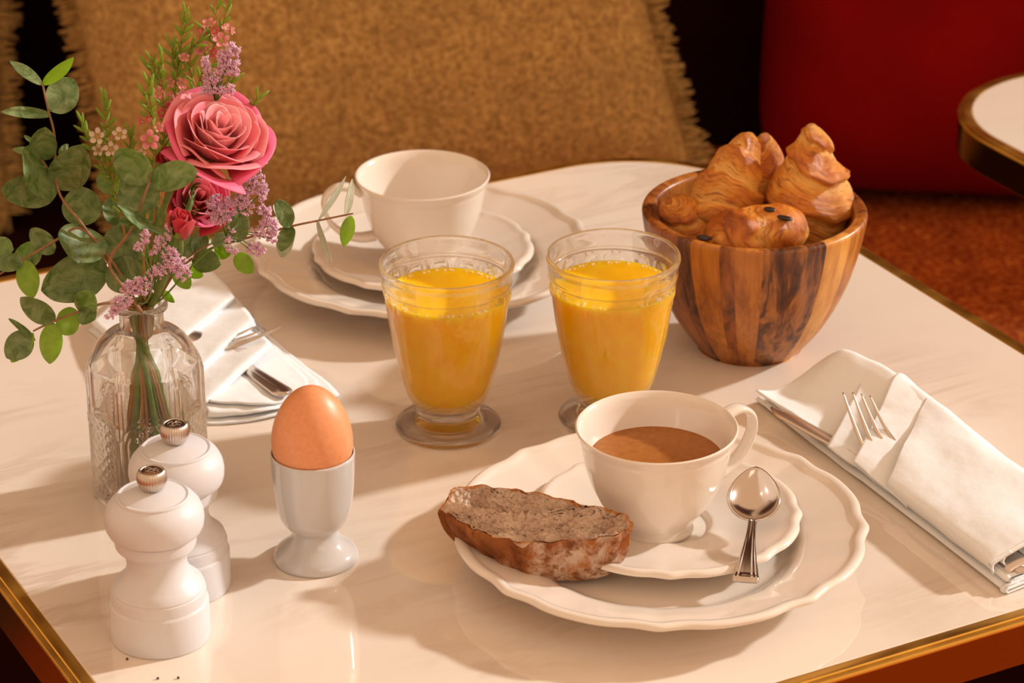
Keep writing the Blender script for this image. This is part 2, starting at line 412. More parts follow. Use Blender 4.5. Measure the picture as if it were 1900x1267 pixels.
SA = [(0, .0052), (.020, .0052), (.0225, .0055), (.0240, .0070), (.026, .0074), (.034, .0074), (.043, .0084), (.052, .0104), (.060, .0126), (.0655, .0142), (.0678, .0152), (.0700, .0156), (.0718, .0148), (.0726, .0134), (.0715, .0120), (.062, .0090), (.050, .0062), (.042, .0036), (.038, .0004), (.0355, 0), (.033, .0012), (0, .0018)]
PL = catmull(PL, 2); SA = catmull(SA, 2)
Z0 = T
dish('dinner_plate', 'cream scalloped plate under the saucer with coffee and bread', 'plate', (.0795, -.2755, Z0), PL, .112, R(-3), CREAM, 'scalloped plates')
dish('dinner_plate', 'cream scalloped plate under the empty cup and saucer', 'plate', (-.0582, .0985, Z0), PL, .112, R(22), CREAM, 'scalloped plates')
dish('saucer', 'cream scalloped saucer under the cup filled with coffee', 'saucer', (.0850, -.2575, Z0 + .0058), SA, .0725, R(-2), CREAM, 'scalloped saucers')
dish('saucer', 'cream scalloped saucer under the empty cup', 'saucer', (-.0585, .1040, Z0 + .0058), SA, .0725, R(16), CREAM, 'scalloped saucers')
CUP = [(0, .0022), (.0165, .0022), (.0180, .0010), (.0190, 0), (.0208, 0), (.0218, .0008), (.0217, .0026), (.0205, .0044), (.0212, .0068), (.0255, .0120), (.0310, .0195), (.0352, .0285), (.0380, .0375), (.0398, .0465), (.0410, .0530), (.0414, .0545), (.0413, .0552), (.0424, .0575), (.0436, .0600), (.0438, .0611), (.0430, .0617), (.0418, .0610), (.0403, .0585), (.0390, .0540), (.0370, .0460), (.0345, .0370), (.0315, .0285), (.0275, .0200), (.0215, .0130), (.013, .0098), (0, .0090)]
def cup(label, loc, ang, coffee):
    t = thing('tea_cup', label, 'cup', loc, ang, 'footed cups')
    mk('body', *lathe(CUP, 128), CREAM, t, sharp=60)
    path = catmull([(.0405, .0520), (.0475, .0562), (.0560, .0570), (.0632, .0520), (.0648, .0430), (.0605, .0325), (.0520, .0245), (.0420, .0210), (.0318, .0215)], 8)
    wd = [(.0050, .0026)] * len(path)
    V = []; n = len(path); seg = 16
    for i, (r, z) in enumerate(path):
        a = path[max(0, i - 1)]; b = path[min(n - 1, i + 1)]; d = Vector((b[0] - a[0], 0, b[1] - a[1])).normalized()
        nn = Vector((-d.z, 0, d.x)); s = i / (n - 1); wy = .0050 - .0013 * math.sin(s * math.pi) + .001 * s; wn = .0022 + .0006 * math.cos(s * 6.28)
        for j in range(seg):
            th = 2 * math.pi * j / seg; cc, ss = math.cos(th), math.sin(th)
            cc = math.copysign(abs(cc) ** .75, cc); ss = math.copysign(abs(ss) ** .75, ss)
            V.append(Vector((r, 0, z)) + nn * (wn * ss) + Vector((0, wy * cc, 0)))
    Fc = [(i * seg + j, i * seg + (j + 1) % seg, (i + 1) * seg + (j + 1) % seg, (i + 1) * seg + j) for i in range(n - 1) for j in range(seg)]
    mk('handle', V, Fc, CREAM, t)
    if coffee:
        zc = .0425; mk('coffee', *lathe([(0, zc), (.02, zc), (.0340, zc + .0001), (.0363, zc + .0005), (.0365, zc - .001), (.030, zc - .012), (0, zc - .012)], 72), COFFEE, t, sharp=40)
    return t
cup('white footed cup filled with milky coffee on the near saucer', (.0776, -.2610, Z0 + .0116), R(33), True)
cup('empty white cup with its handle to the left on the far saucer', (-.0580, .0985, Z0 + .0116), R(192), False)

# ------------------------------------------------------------------ egg cup and egg
ec = thing('egg_cup', 'glossy white porcelain egg cup holding the brown egg', 'egg cup', (-.1063, -.2745, T))
ECP = catmull([(0, .002), (.019, .0015), (.0215, 0), (.0228, .0006), (.0230, .0022), (.0215, .0052), (.0175, .0088), (.0142, .0122), (.0124, .0155), (.0122, .0176), (.0132, .0195), (.0162, .0222), (.0188, .0270), (.0205, .0340), (.0216, .0430), (.0223, .0530), (.0226, .0610), (.0227, .0640), (.0222, .0650), (.0216, .0642), (.0211, .0570), (.0200, .0440), (.0165, .0330), (.0090, .0275), (0, .0260)], 3)
mk('body', *lathe(ECP, 96), WHITE, ec, sharp=70)
eg = []
for i in range(41):
    t = math.pi * i / 40; z = -math.cos(t); r = math.sin(t) * (1 - .10 * z - .02 * z * z)
    eg.append((max(0, r) * .0217 if 0 < i < 40 else 0, .0735 + z * (.0285 if z < 0 else .0295)))
egg = mk('egg', *lathe([(r, z - .045) for r, z in eg], 72), EGG, None, loc=(-.1063, -.2745, T + .045))
tag(egg, 'brown boiled egg standing in the white egg cup', 'egg')

# ------------------------------------------------------------------ mills
KT = .0853
BODY = [(0, 0), (.0248, 0), (.0254, .0006), (.0256, .002), (.0256, .0205), (.0252, .0216), (.0246, .0222), (.0245, .0232), (.0246, .0268), (.0242, .0284), (.0236, .0289), (.0238, .0296), (.0232, .0312), (.0208, .0335), (.0178, .0365), (.0158, .0405), (.0153, .0440), (.0158, .0475), (.0172, .0505), (.0192, .0527), (.0199, .0533), (.0199, .0538), (.0206, .0543), (.0209, .0560), (.0209, .0602), (.0190, .0606), (0, .0606)]
HEAD = [(0, .0609), (.0200, .0609), (.0222, .0612), (.0238, .0625), (.0249, .0650), (.0254, .0685), (.0251, .0722), (.0238, .0758), (.0214, .0788), (.0192, .0805), (.0188, .0808), (.0186, .0818), (.0180, .0823), (.0172, .0822), (.0166, .0819), (.0150, .0826), (.0100, .0845), (.0060, .0852), (.0055, .0853), (0, .0853)]
KNOB = catmull([(.0030, KT - .0002), (.0046, KT + .0001), (.0062, KT + .0016), (.0074, KT + .0042), (.0077, KT + .0064), (.0074, KT + .0088), (.0066, KT + .0104), (.0060, KT + .0109)], 3)
def mill(label, px, py, emb, rz):
    p = tab(px, py); t = thing('pepper_mill', label, 'pepper mill', p, rz, 'white pepper mills')
    mk('body', *lathe(BODY, 96), MILL, t, sharp=28); mk('head', *lathe(HEAD, 96), MILL, t, sharp=28)
    def rib(a, r, z, i): return r * (1 + .028 * (abs(math.cos(a * 16)) - .6)), z
    k = mk('knob', *lathe(KNOB + [(.0054, KT + .0107), (.0052, KT + .0104), (0, KT + .0104)], 256, rib), STEEL, t, sharp=50)
    zt = KT + .0104
    mk('cap_disc', *lathe([(.0052, zt - .0003), (.0051, zt + .0002), (.0048, zt + .0004), (0, zt + .0004)], 48), emb, k, sharp=40)
    pr = []
    for q in ([(-.0036, .0006), (-.0022, .0022), (-.0002, .0014), (.0012, -.0004)], [(-.0030, -.0012), (-.001, -.0022), (.0010, -.0018), (.0026, -.0028)],
              [(.0002, .0008), (.0022, .0024), (.0034, .0010)], [(.0008, -.0002), (.0024, .0004), (.0038, -.0008)], [(-.0010, .0030), (-.0002, .0010), (-.0016, -.0008), (-.0006, -.0022)]):
        pr.append(tube([(x, y, zt + .0005) for x, y in catmull(q, 5)], .00020, 6))
    mk('emblem', *join(*pr), CHROME, k)
    return t
mill('front white pepper mill with bronze capped steel knob', 299, 1177, M('bronze_cap', (.30, .18, .11), .3, 1), R(-10))
mill('rear white pepper mill between the vase and the front mill', 340, 1084, M('dark_cap', (.26, .22, .20), .22, 1), R(20))

GLASSJ = m_glass('pressed_glass', 1.46, .72)
# ------------------------------------------------------------------ juice glasses
GO = [(0, .0035), (.018, .0025), (.0275, .0004), (.0292, 0), (.0306, .0006), (.0312, .0022), (.0304, .0040), (.0275, .0062), (.0228, .0084), (.0190, .0106), (.0180, .0128), (.0186, .0150), (.0208, .0178), (.0232, .0215), (.0254, .0275), (.0276, .0360), (.0298, .0460), (.0320, .0575), (.0340, .0695), (.0357, .0810), (.0369, .0905), (.0372, .0930), (.0379, .0937), (.0380, .0950), (.0377, .0962), (.0383, .1005), (.0390, .1030), (.0392, .1048), (.0387, .1062), (.0378, .1066), (.0369, .1058), (.0364, .1030)]
GI = [(.0356, .0960), (.0347, .0880), (.0334, .0780), (.0318, .0670), (.0298, .0550), (.0277, .0440), (.0256, .0350), (.0232, .0280), (.0196, .0225), (.0135, .0190), (0, .0178)]
GO2 = catmull(GO, 3); GI2 = catmull(GI, 4); NO = len(GO2)
def emboss(a, r, z, i):
    if i < NO and .03 < z < .0925:
        s = (a / (2 * math.pi) * 14) % 1.0 - .5; k = 0
        d = ((s * 2 * math.pi * r / 14) ** 2 + (z - .0865) ** 2) ** .5
        k += .0011 * max(0, 1 - (d / .0050) ** 2) - .0007 * math.exp(-((d - .0062) / .0009) ** 2)
        env = max(0, 1 - abs(z - .055) / .026)
        k += .0003 * env * math.cos(a * 14) ** 2 + .0004 * env * max(0, math.sin(a * 14 + z * 260)) * max(0, math.sin(-a * 14 + z * 260))
        return r + k, z
    return r, z
def juice_glass(label, px, py, level, rz, bub):
    p = tab(px, py); t = thing('juice_glass', label, 'glass', p, rz, 'footed glasses of orange juice')
    kf = min(range(len(GO2)), key=lambda i: (abs(GO2[i][1] - .0128) + (9 if GO2[i][0] > .019 else 0)))
    mk('bowl', *lathe(GO2[kf:] + GI2, 224, lambda a, r, z, i: emboss(a, r, z, i + kf)), GLASSJ, t, sharp=60)
    mk('foot', *lathe(GO2[:kf + 1], 112), GLASS, t, sharp=60)
    pj = [(r + .00035, z) for r, z in GI2 if z < level]; r1 = pj[0][0] + .0004
    jp = [(0, level - .0004), (r1 - .006, level - .0004), (r1 - .0015, level - .0002), (r1, level + .0006)] + pj[:-1] + [(0, .0176)]
    mk('orange_juice', *lathe(jp, 112), JUICE, t, sharp=60)
    rnd = random.Random(bub); V = []
    for k in range(70):
        a = rnd.gauss(1.4, 1.1) + (0 if rnd.random() < .7 else 3.0); rr = rnd.uniform(.0004, .0011); ra = r1 - .0012 - rr * .5 - abs(rnd.gauss(0, .0007))
        b = [(Vector(q) * rr + Vector((ra * math.cos(a), ra * math.sin(a), level - .0001))) for q in ICO[0]]; V.append((b, ICO[1]))
    f = mk('foam', *join(*V), FOAM, t); f['kind'] = 'stuff'
    return t
bm = bmesh.new(); bmesh.ops.create_icosphere(bm, subdivisions=1, radius=1); bm.verts.index_update()
ICO = ([tuple(v.co) for v in bm.verts], [tuple(v.index for v in f.verts) for f in bm.faces]); bm.free()
juice_glass('footed glass of orange juice in front of the far plate, the left one', 832, 791, .0865, R(8), 1)
juice_glass('footed glass of orange juice next to the wooden bowl, the right one', 1133, 776, .0865, R(21), 2)
# ------------------------------------------------------------------ wooden bowl
BW = catmull([(.0, 0), (.0300, 0), (.0322, .0006), (.0335, .0022), (.0385, .0085), (.0460, .0190), (.0530, .0320), (.0590, .0460), (.0633, .0600), (.0665, .0740), (.0684, .0850), (.0690, .0895), (.0688, .0915), (.0676, .0928), (.0650, .0930), (.0622, .0922), (.0608, .0900), (.0592, .0800), (.0555, .0640), (.0495, .0480), (.0400, .0330), (.0260, .0235), (0, .020)], 3)
BW = [(max(0, r) if 0 < i < len(BW) - 1 and r > 1e-4 else 0, z) for i, (r, z) in enumerate(BW)]
WOODS = [m_wood('acacia_amber', [(.14, .036, .006), (.38, .125, .016), (.50, .18, .026), (.56, .23, .04)], (0, 0, 0), .7),
         m_wood('acacia_red', [(.05, .013, .004), (.26, .072, .011), (.36, .11, .017), (.42, .15, .026)], (R(3), R(5), 0), .8),
         m_wood('acacia_slant', [(.028, .008, .004), (.13, .038, .010), (.40, .14, .026), (.48, .19, .04)], (0, R(33), 0), 1.1),
         m_wood('acacia_gold', [(.38, .14, .02), (.60, .26, .05), (.68, .33, .075), (.72, .38, .10)], (R(-4), 0, 0), .7),
         m_wood('acacia_dark', [(.022, .006, .003), (.06, .016, .005), (.22, .066, .013), (.34, .11, .02)], (0, R(-6), 0), 1.0)]
bowl = thing('wooden_bowl', 'round acacia wood bowl of glued staves holding the pastries', 'bowl', (.1487, -.004, T))
#            start angle, width, wood (angles in degrees, -90 faces the camera)
cuts = [(-150, 1), (-136, 4), (-128, 0), (-112, 1), (-104, 0), (-90, 2), (-56, 3), (-38, 0), (-15, 1), (15, 0), (40, 2), (70, 1), (95, 4), (120, 0), (145, 1), (175, 4), (195, 1), (210, 4)]
for (a, k), (b, _) in zip(cuts, cuts[1:]):
    v, f = lathe(BW, max(4, int((b - a) / 3)), None, R(a), R(b)); n = max(4, int((b - a) / 3))
    mk('stave', v, f, WOODS[k], bowl, sharp=60)

# ------------------------------------------------------------------ pastries
def sweep_pastry(pts, up, nl, amp, seed, tilt=.35, flat=.85, rough=.05, NU=120, NA=60):
    """pts: (Vector, radius). Layers step in and out along the length"""
    q = catmull([(p.x, p.y, p.z, r) for p, r in pts], NU // (len(pts) - 1)); n = len(q)
    V, bake = [], []; up = Vector(up).normalized()
    for i, c in enumerate(q):
        p = Vector(c[:3]); d = (Vector(q[min(n - 1, i + 1)][:3]) - Vector(q[max(0, i - 1)][:3])).normalized()
        s = d.cross(up).normalized(); b = s.cross(d)
        t = i / (n - 1)
        for j in range(NA):
            a = 2 * math.pi * j / NA
            ph = nl * t + tilt * math.cos(a + seed) + .16 * nz((math.cos(a) * 2, math.sin(a) * 2 + seed, t * 3))
            fr = ph % 1.0; st = (fr if fr < .86 else (1 - fr) / .14 * .86) / .86
            st = st ** 1.3
            w = p + s * math.cos(a) * c[3] + b * math.sin(a) * c[3]
            fl = nz((math.cos(a) * 3, math.sin(a) * 3 + seed, ph * 7.0), 1.0)
            r = c[3] * (1 + amp * (st - .5) + rough * nz(w * 75) + rough * .35 * fl)
            V.append(p + s * math.cos(a) * r + b * math.sin(a) * r * flat)
            bake.append((max(0, min(1, .36 + .34 * (st - .5) + .30 * nz(w * 48 + Vector((seed, 0, 0))) + .20 * fl - .45 * max(0, .16 - fr) / .16)), (ph * 9.0, math.cos(a) * 1.1 + seed, math.sin(a) * 1.1)))
    Fc = [(i * NA + j, i * NA + (j + 1) % NA, (i + 1) * NA + (j + 1) % NA, (i + 1) * NA + j) for i in range(n - 1) for j in range(NA)]
    Fc.append(tuple(range(NA))[::-1]); Fc.append(tuple((n - 1) * NA + j for j in range(NA)))
    return V, Fc, bake
def pastry(name, label, parts, cat, group=None, dark=0.0, root_p=None):
    V, Fc, B = [], [], []
    for v, f, b in parts:
        o = len(V); V += v; Fc += [tuple(i + o for i in q) for q in f]; B += b
    zb = min(p.z for p in V); c = sum(V, Vector()) / len(V); c.z = zb
    me = mesh(name, [p - c for p in V], Fc, PASTRY); at_ = me.attributes.new('bake', 'FLOAT', 'POINT')
    at_.data.foreach_set('value', [min(1, max(0, x[0] + dark)) for x in B])
    at_ = me.attributes.new('lay', 'FLOAT_VECTOR', 'POINT'); at_.data.foreach_set('vector', [y for x in B for y in x[1]])
    o = link(name, me, None, c); return tag(o, label, cat, group)
k3 = lambda lst, Y: [(at(x, y, Y + dy), r) for x, y, dy, r in lst]
pastry('croissant', 'tall golden croissant leaning at the left side of the bowl', [
    sweep_pastry(k3([(1234, 372, -.012, .003), (1246, 386, -.010, .0100), (1284, 420, -.004, .0180), (1330, 424, .0, .0245), (1346, 375, .004, .0232), (1360, 330, .006, .0190), (1377, 287, .008, .0130), (1391, 256, .009, .0062), (1396, 247, .009, .001)], .002), (.2, -1, .3), 6.6, .20, 1.0)], 'pastry', 'croissants in the bowl')
pastry('croissant', 'croissant tip showing between the two tall croissants', [
    sweep_pastry(k3([(1412, 250, 0, .001), (1416, 260, 0, .0065), (1424, 300, -.002, .0100), (1422, 350, -.004, .0125), (1418, 410, -.004, .0150), (1415, 460, -.004, .015)], .036), (.2, -1, .3), 4.2, .16, 3.0)], 'pastry', 'croissants in the bowl')
pastry('croissant', 'tall croissant with a flaky lip at the right side of the bowl', [
    sweep_pastry(k3([(1500, 231, .0, .0012), (1503, 240, .0, .0060), (1506, 268, 0, .0122), (1502, 305, .0, .0185), (1503, 345, .0, .0262), (1507, 385, .0, .0262), (1508, 425, .002, .0240), (1505, 465, .004, .019), (1500, 490, .006, .012)], .012), (.2, -1, .3), 4.9, .22, 0.3, tilt=.42, flat=.8)], 'pastry', 'croissants in the bowl', dark=-.05)
pc = pastry('chocolate_roll', 'flaky chocolate bun with dark chocolate ends at the front of bowl', [
    sweep_pastry(k3([(1330, 462, -.004, .002), (1334, 456, -.003, .0125), (1352, 446, 0, .0170), (1392, 432, .0, .0185), (1432, 428, .0, .0182), (1468, 432, .0, .0155), (1488, 440, 0, .0095), (1494, 444, 0, .002)], -.026), (0, -.4, 1), 2.6, .17, 2.2, tilt=.25, rough=.07)], 'pastry', dark=.14)
for x, y, Y, r in ((1456, 404, -.0365, .0034), (1428, 388, -.0282, .0028), (1306, 441, -.039, .0036)):
    p = at(x, y, Y); v = []
    for q in ICO2[0] if 'ICO2' in globals() else ICO[0]:
        q = Vector(q); v.append(p - pc.location + Vector((q.x * r * 1.9, q.y * r * 1.1, q.z * r * .6 + q.x * r * -.25)) * (1 + .55 * nz(q * 1.7 + p * 50)))
    o = mk('chocolate', v, ICO[1], CHOC, pc); mod(o, 'SUBSURF', levels=1, render_levels=2); o['label'] = 'dark chocolate stick end'

# ------------------------------------------------------------------ bread
HB = .046
ol = [(838, 908, .044), (862, 902, .045), (900, 903, .046), (950, 909, .046), (1010, 919, .046), (1065, 931, .046), (1120, 943, .046), (1158, 955, .045), (1173, 966, .044), (1170, 980, .041), (1140, 993, .039), (1090, 1001, .038), (1030, 1005, .037), (965, 1005, .036), (912, 994, .036), (872, 978, .036), (850, 962, .037), (832, 948, .038), (819, 944, .039), (826, 930, .042)]
ow = [tab(*p) for p in ol]; oc = catmull([tuple(p) for p in ow + [ow[0]]], 7)[:-1]; oc = [Vector(p) for p in oc]; n = len(oc)
oc = [p + Vector((nz(p * 160), nz(p * 160 + Vector((5, 0, 0))), .5 * nz(p * 200))) * .0024 + Vector((nz(p * 500), nz(p * 500 + Vector((5, 0, 0))), 0)) * .0008 for p in oc]
cen = sum(oc, Vector()) / n
br = thing('bread_slice', 'thick floury country bread chunk lying on the coffee plate', 'bread', (cen.x, cen.y, T + .006))
L0 = br.location
# crust: loops from the top outline down to the resting foot
foot = Vector(tab(1056, 1074, .007)); prof = [(0, 0), (.03, -.012), (.08, -.02), (.2, -.01), (.38, .03), (.55, .09), (.70, .18), (.82, .29), (.92, .44), (.98, .62), (1.0, .85)]
V = []
for k, (dz, sh) in enumerate(prof):
    for i, p in enumerate(oc):
        tgt = Vector((foot.x, foot.y, 0)); q = Vector((p.x, p.y, 0)); q = q.lerp(tgt, max(-.03, sh))
        z = p.z + (T + .0078 - p.z) * dz
        a = nz((p.x * 60, p.y * 60, z * 60)) * .0030 + nz((p.x * 230, p.y * 230, z * 230)) * .0014
        o = (q - Vector((cen.x, cen.y, 0))).normalized() * a * (1 if k else .4)
        V.append(Vector((q.x, q.y, z)) + o - L0)
Fc = [(k * n + i, k * n + (i + 1) % n, (k + 1) * n + (i + 1) % n, (k + 1) * n + i) for k in range(len(prof) - 1) for i in range(n)]
Fc.append(tuple((len(prof) - 1) * n + i for i in range(n)))
o = mk('crust', V, Fc, CRUST, br); mod(o, 'SUBSURF', levels=1, render_levels=1)
V, E = [], []; K = 60
for k in range(K):
    s = 1 - k / (K - .2)
    for i, p in enumerate(oc):
        q = cen.lerp(p, s); e = min(1, (1 - s) * 14)
        h = .0028 * nz((q.x * 80, q.y * 150, 1)) + .0018 * nz((q.x * 250, q.y * 330, 4)) + .0024 * nz((q.x * 620, q.y * 760, 7))
        hole = nz((q.x * 70, q.y * 170, 9)); h -= .009 * max(0, hole - .18) * 2.0; h -= .0012
        V.append(q + Vector((0, 0, h * e + .0003)) - L0); E.append(max(0, 1 - (1 - s) * 22 + .6 * nz(q * 180)))
Fc = [(k * n + i, k * n + (i + 1) % n, (k + 1) * n + (i + 1) % n, (k + 1) * n + i) for k in range(K - 1) for i in range(n)] + [tuple((K - 1) * n + i for i in range(n))]
o = mk('crumb', V, Fc, CRUMB, br); at_ = o.data.attributes.new('rind', 'FLOAT', 'POINT'); at_.data.foreach_set('value', E)


# ------------------------------------------------------------------ cutlery
def frame_path(tip, end):
    """axis, side, up of a piece of cutlery from its end to its tip"""
    ax = (tip - end).normalized(); s = ax.cross(Vector((0, 0, 1))).normalized(); return ax, s, s.cross(ax)
# teaspoon
nk = tab(1396, 966, .0262); tp = tab(1403, 866, .0405); en = tab(1383, 1078, .0215)
sp = thing('teaspoon', 'polished steel teaspoon resting on the saucer beside the coffee cup', 'spoon', (nk.x, nk.y, T + .012))
ax, sd, upv = frame_path(tp, nk); Ls = (tp - nk).length; Wd = 49 * pxm(nk)
V = []; NU, NV = 25, 33
for j in range(NV):
    v = j / (NV - 1)
    hw = Wd * (math.sin(math.pi * v ** .80) ** .62 if 0 < v < 1 else 0) * (1.0 if v > .3 else 1)
    for i in range(NU):
        u = -1 + 2 * i / (NU - 1); d = -.0062 * (1 - u * u) ** .8 * math.sin(math.pi * v) ** .7
        V.append(nk + ax * (v * Ls) + sd * (u * hw) + upv * d)
o = mk('bowl', rel(V, sp), gridf(NU, NV), CHROME, sp); mod(o, 'SOLIDIFY', thickness=.0011, offset=0); 
ax2, sd2, up2 = frame_path(nk, en); Lh = (nk - en).length; V = []; NU, NV = 23, 40
for j in range(NV):
    v = j / (NV - 1); hw = pxm(en) * (7.0 + 19.5 * max(0, 1 - v * 1.02) ** 1.7) 
    if v < .05: hw *= .93 + .07 * (v / .05) ** .5
    for i in range(NU):
        u = -1 + 2 * i / (NU - 1); z = .0007 * math.exp(-((abs(u) - .86) / .10) ** 2) + .0005 * math.exp(-((abs(u) - .55) / .09) ** 2) - .0004 * u * u
        if v < .10: z += .0010 * math.exp(-((v - .045) / .03) ** 2)
        z += .0030 * math.sin(v * math.pi) * .5
        V.append(en + ax2 * (v * Lh * 1.04) + sd2 * (u * hw) + up2 * z)
o = mk('handle', rel(V, sp), gridf(NU, NV), CHROME, sp); mod(o, 'SOLIDIFY', thickness=.0020, offset=-1)

def fork(label, tips, roots, heel, end, tw=2.6, group='forks in the napkins'):
    c = sum(roots, Vector()) / 4; f = thing('fork', label, 'fork', (c.x, c.y, T + .004), 0, group)
    for a, b in zip(tips, roots):
        ax = (b - a); m1 = a.lerp(b, .35) + Vector((0, 0, -.0018)); m2 = a.lerp(b, .7) + Vector((0, 0, -.0020))
        pts = catmull([tuple(x) for x in (a, m1, m2, b)], 6); m = len(pts)
        rr = [pxm(a) * (1.3 + tw * min(1, i / m * 2.2)) for i in range(m)]
        mk('tine', *tube(rel([Vector(p) for p in pts], f), rr, 10, flat=((0, -.5, 1), .62)), SATIN, f)
    side = (roots[3] - roots[0]); w0 = side.length / 2 * 1.12; sd = side.normalized(); V = []; NU, NV = 9, 30
    c0 = c + (c - heel).normalized() * .004
    pth = catmull([tuple(x) for x in (c0, c.lerp(heel, .5) + Vector((0, 0, -.001)), heel, heel.lerp(end, .4) + Vector((0, 0, .002)), end)], 8)
    NV = len(pth)
    for j, p in enumerate(pth):
        t = j / (NV - 1); hw = w0 * (1 if t < .12 else max(.22, 1 - (t - .12) * 5)) if t < .45 else w0 * (.22 + .45 * (t - .45) / .55)
        d = (Vector(pth[min(NV - 1, j + 1)]) - Vector(pth[max(0, j - 1)])).normalized(); s = (sd - d * sd.dot(d)).normalized()
        for i in range(NU):
            u = -1 + 2 * i / (NU - 1); V.append(Vector(p) + s * (u * hw) + Vector((0, 0, -.0008 * u * u)))
    o = mk('handle', rel(V, f), gridf(NU, NV), SATIN, f); mod(o, 'SOLIDIFY', thickness=.0018, offset=0)
    return f
fork('steel fork with upturned tines in the right napkin fold',
     [tab(1564, 728, .037), tab(1582, 728, .037), tab(1598, 731, .036), tab(1614, 734, .035)],
     [tab(1612, 850, .0140), tab(1629, 841, .0155), tab(1646, 831, .0172), tab(1662, 821, .0190)], tab(1682, 890, .0105), tab(1893, 1050, .0125))
def knife(label, tip, shoulder, end, wb, wh, name='knife', group='knives in the napkins'):
    k = thing(name, label, 'knife', (shoulder.x, shoulder.y, T + .004), 0, group)
    ax, sd, up = frame_path(tip, shoulder); L = (tip - shoulder).length; V = []; NU, NV = 7, 26
    for j in range(NV):
        v = j / (NV - 1); hi = wb * (1 - .15 * v) * (1 if v < .6 else max(.02, 1 - ((v - .6) / .4) ** 2.2)); lo = -wb * (1 - .05 * v) * (1 if v < .8 else max(.1, 1 - ((v - .8) / .2) ** 2 * .9))
        for i in range(NU):
            u = i / (NU - 1); V.append(shoulder + ax * (v * L) + sd * (lo + (hi - lo) * u) + up * (.0006 * math.sin(u * math.pi)))
    o = mk('blade', rel(V, k), gridf(NU, NV), SATIN, k); mod(o, 'SOLIDIFY', thickness=.0011, offset=0)
    ax, sd, up = frame_path(shoulder, end); L = (shoulder - end).length; V = []; NU, NV = 15, 40
    for j in range(NV):
        v = j / (NV - 1); hw = wh * (.62 + .38 * (1 - v) ** 1.4) * (1 if v > .10 else math.sin((v / .10 * .98 + .02) * math.pi / 2) ** .5)
        for i in range(NU):
            u = -1 + 2 * i / (NU - 1); z = .0022 * (1 - u * u) ** .5 + .0007 * math.exp(-((abs(u) - .38) / .10) ** 2) * (v > .06)
            V.append(end + ax * (v * L) + sd * (u * hw) + up * z)
    o = mk('handle', rel(V, k), gridf(NU, NV), SATIN, k); mod(o, 'SOLIDIFY', thickness=.0016, offset=-1)
    return k
knife('steel knife blade lying on the right folded napkin', tab(1431, 757, .0142), tab(1562, 829, .0105), tab(1905, 1064, .0100), 16 * .00031, .0062)
# ------------------------------------------------------------------ napkins
def panel(rows, n=8):
    """smooth sheet through rows of points"""
    rs = [catmull([tuple(p) for p in r], n) for r in rows]; nu = len(rs[0])
    cols = [catmull([r[i] for r in rs], n) for i in range(nu)]; nv = len(cols[0])
    V = []
    for j in range(nv):
        for i in range(nu):
            p = Vector(cols[i][j]); V.append(p + Vector((0, 0, .0009 * nz(p * 45) + .0005 * nz(p * 130))))
    return V, gridf(nu, nv)
def cloth(name, V, Fc, root, th=.0013):
    o = mk(name, rel(V, root), Fc, CLOTH, root); mod(o, 'SOLIDIFY', thickness=th, offset=-1); return o
A0 = Vector((.2604, -.3113, T)); AX = Vector((-.451, .892, 0)); PR = Vector((.892, .451, 0))
def ab(a, b, h): return A0 + AX * a + PR * b + Vector((0, 0, h))
nr = thing('napkin', 'white folded napkin pocket with fork and knife at the right', 'napkin', ab(.12, .035, 0), 0, 'white cotton napkins')
# lower double fold, round edge towards the plates
for k, (h0, h1, e) in enumerate(((.0012, .0046, -.0012), (.0056, .0088, .0022))):
    prof = [(.075, h0), (.04, h0), (.006 + e, h0), (.0016 + e, h0 + .0003), (.0000 + e, (h0 + h1) / 2), (.0016 + e, h1 - .0002), (.006 + e, h1), (.04, h1), (.074, h1)]
    rows = [[ab(a + (.004 * math.sin(b * 30)), b, h) for b, h in prof] for a in ((-.004, .0, .004, .08, .17, .235, .247, .251) if k == 0 else (.0, .004, .05, .11, .17, .225, .238, .242))]
    cloth('fold_layer', *panel(rows, 5), nr, .0010)
# far flap with the knife on it, rising to the ridge
rows = []
for a, q in ((.120, [(.002, .0094), (.02, .0102), (.04, .015), (.058, .021), (.066, .022), (.073, .014), (.076, .002)]),
             (.165, [(.002, .0094), (.02, .0100), (.038, .0165), (.056, .0265), (.064, .0270), (.072, .015), (.076, .002)]),
             (.205, [(.001, .0094), (.018, .0102), (.036, .0185), (.054, .0285), (.061, .0285), (.070, .015), (.075, .002)]),
             (.228, [(-.002, .0098), (.013, .0100), (.030, .0185), (.0475, .0300), (.055, .0300), (.067, .016), (.074, .002)]),
             (.236, [(-.004, .0108), (.010, .0098), (.029, .0178), (.0465, .0295), (.053, .0290), (.065, .015), (.073, .002)]),
             (.2435, [(-.006, .0128), (.007, .0096), (.026, .0150), (.044, .0240), (.051, .0240), (.062, .012), (.070, .002)])):
    rows.append([ab(a, b, h) for b, h in q])
cloth('far_flap', *panel(rows, 6), nr)
# two middle flaps with slanting edges and peaked corners
def slant(e0, e1, back, h0, h1, name, sag):
    rows = []
    for s in (0, .33, .66, 1):
        r = []
        for b, hh in ((-.005, -.14), (.003, .05), (.020, .34), (.038, .66), (.0565, 1.0), (.064, .92), (.072, .35)):
            t = max(0, min(1, (b + .004) / .0625)); ae = e0 + (e1 - e0) * t; hf = h0 + (h1 - h0) * hh
            a = ae - back * s; lift = sag * s
            r.append(ab(a, b + (.004 if b < 0 else 0) * s, max(.003, hf + lift * (1 - hh) - .007 * s * hh)))
        rows.append(r)
    return cloth(name, *panel(rows, 6), nr)
slant(.166, .2195, .06, .0142, .0270, 'middle_flap', -.004)
slant(.139, .1930, .05, .0168, .0320, 'middle_flap', -.0065)
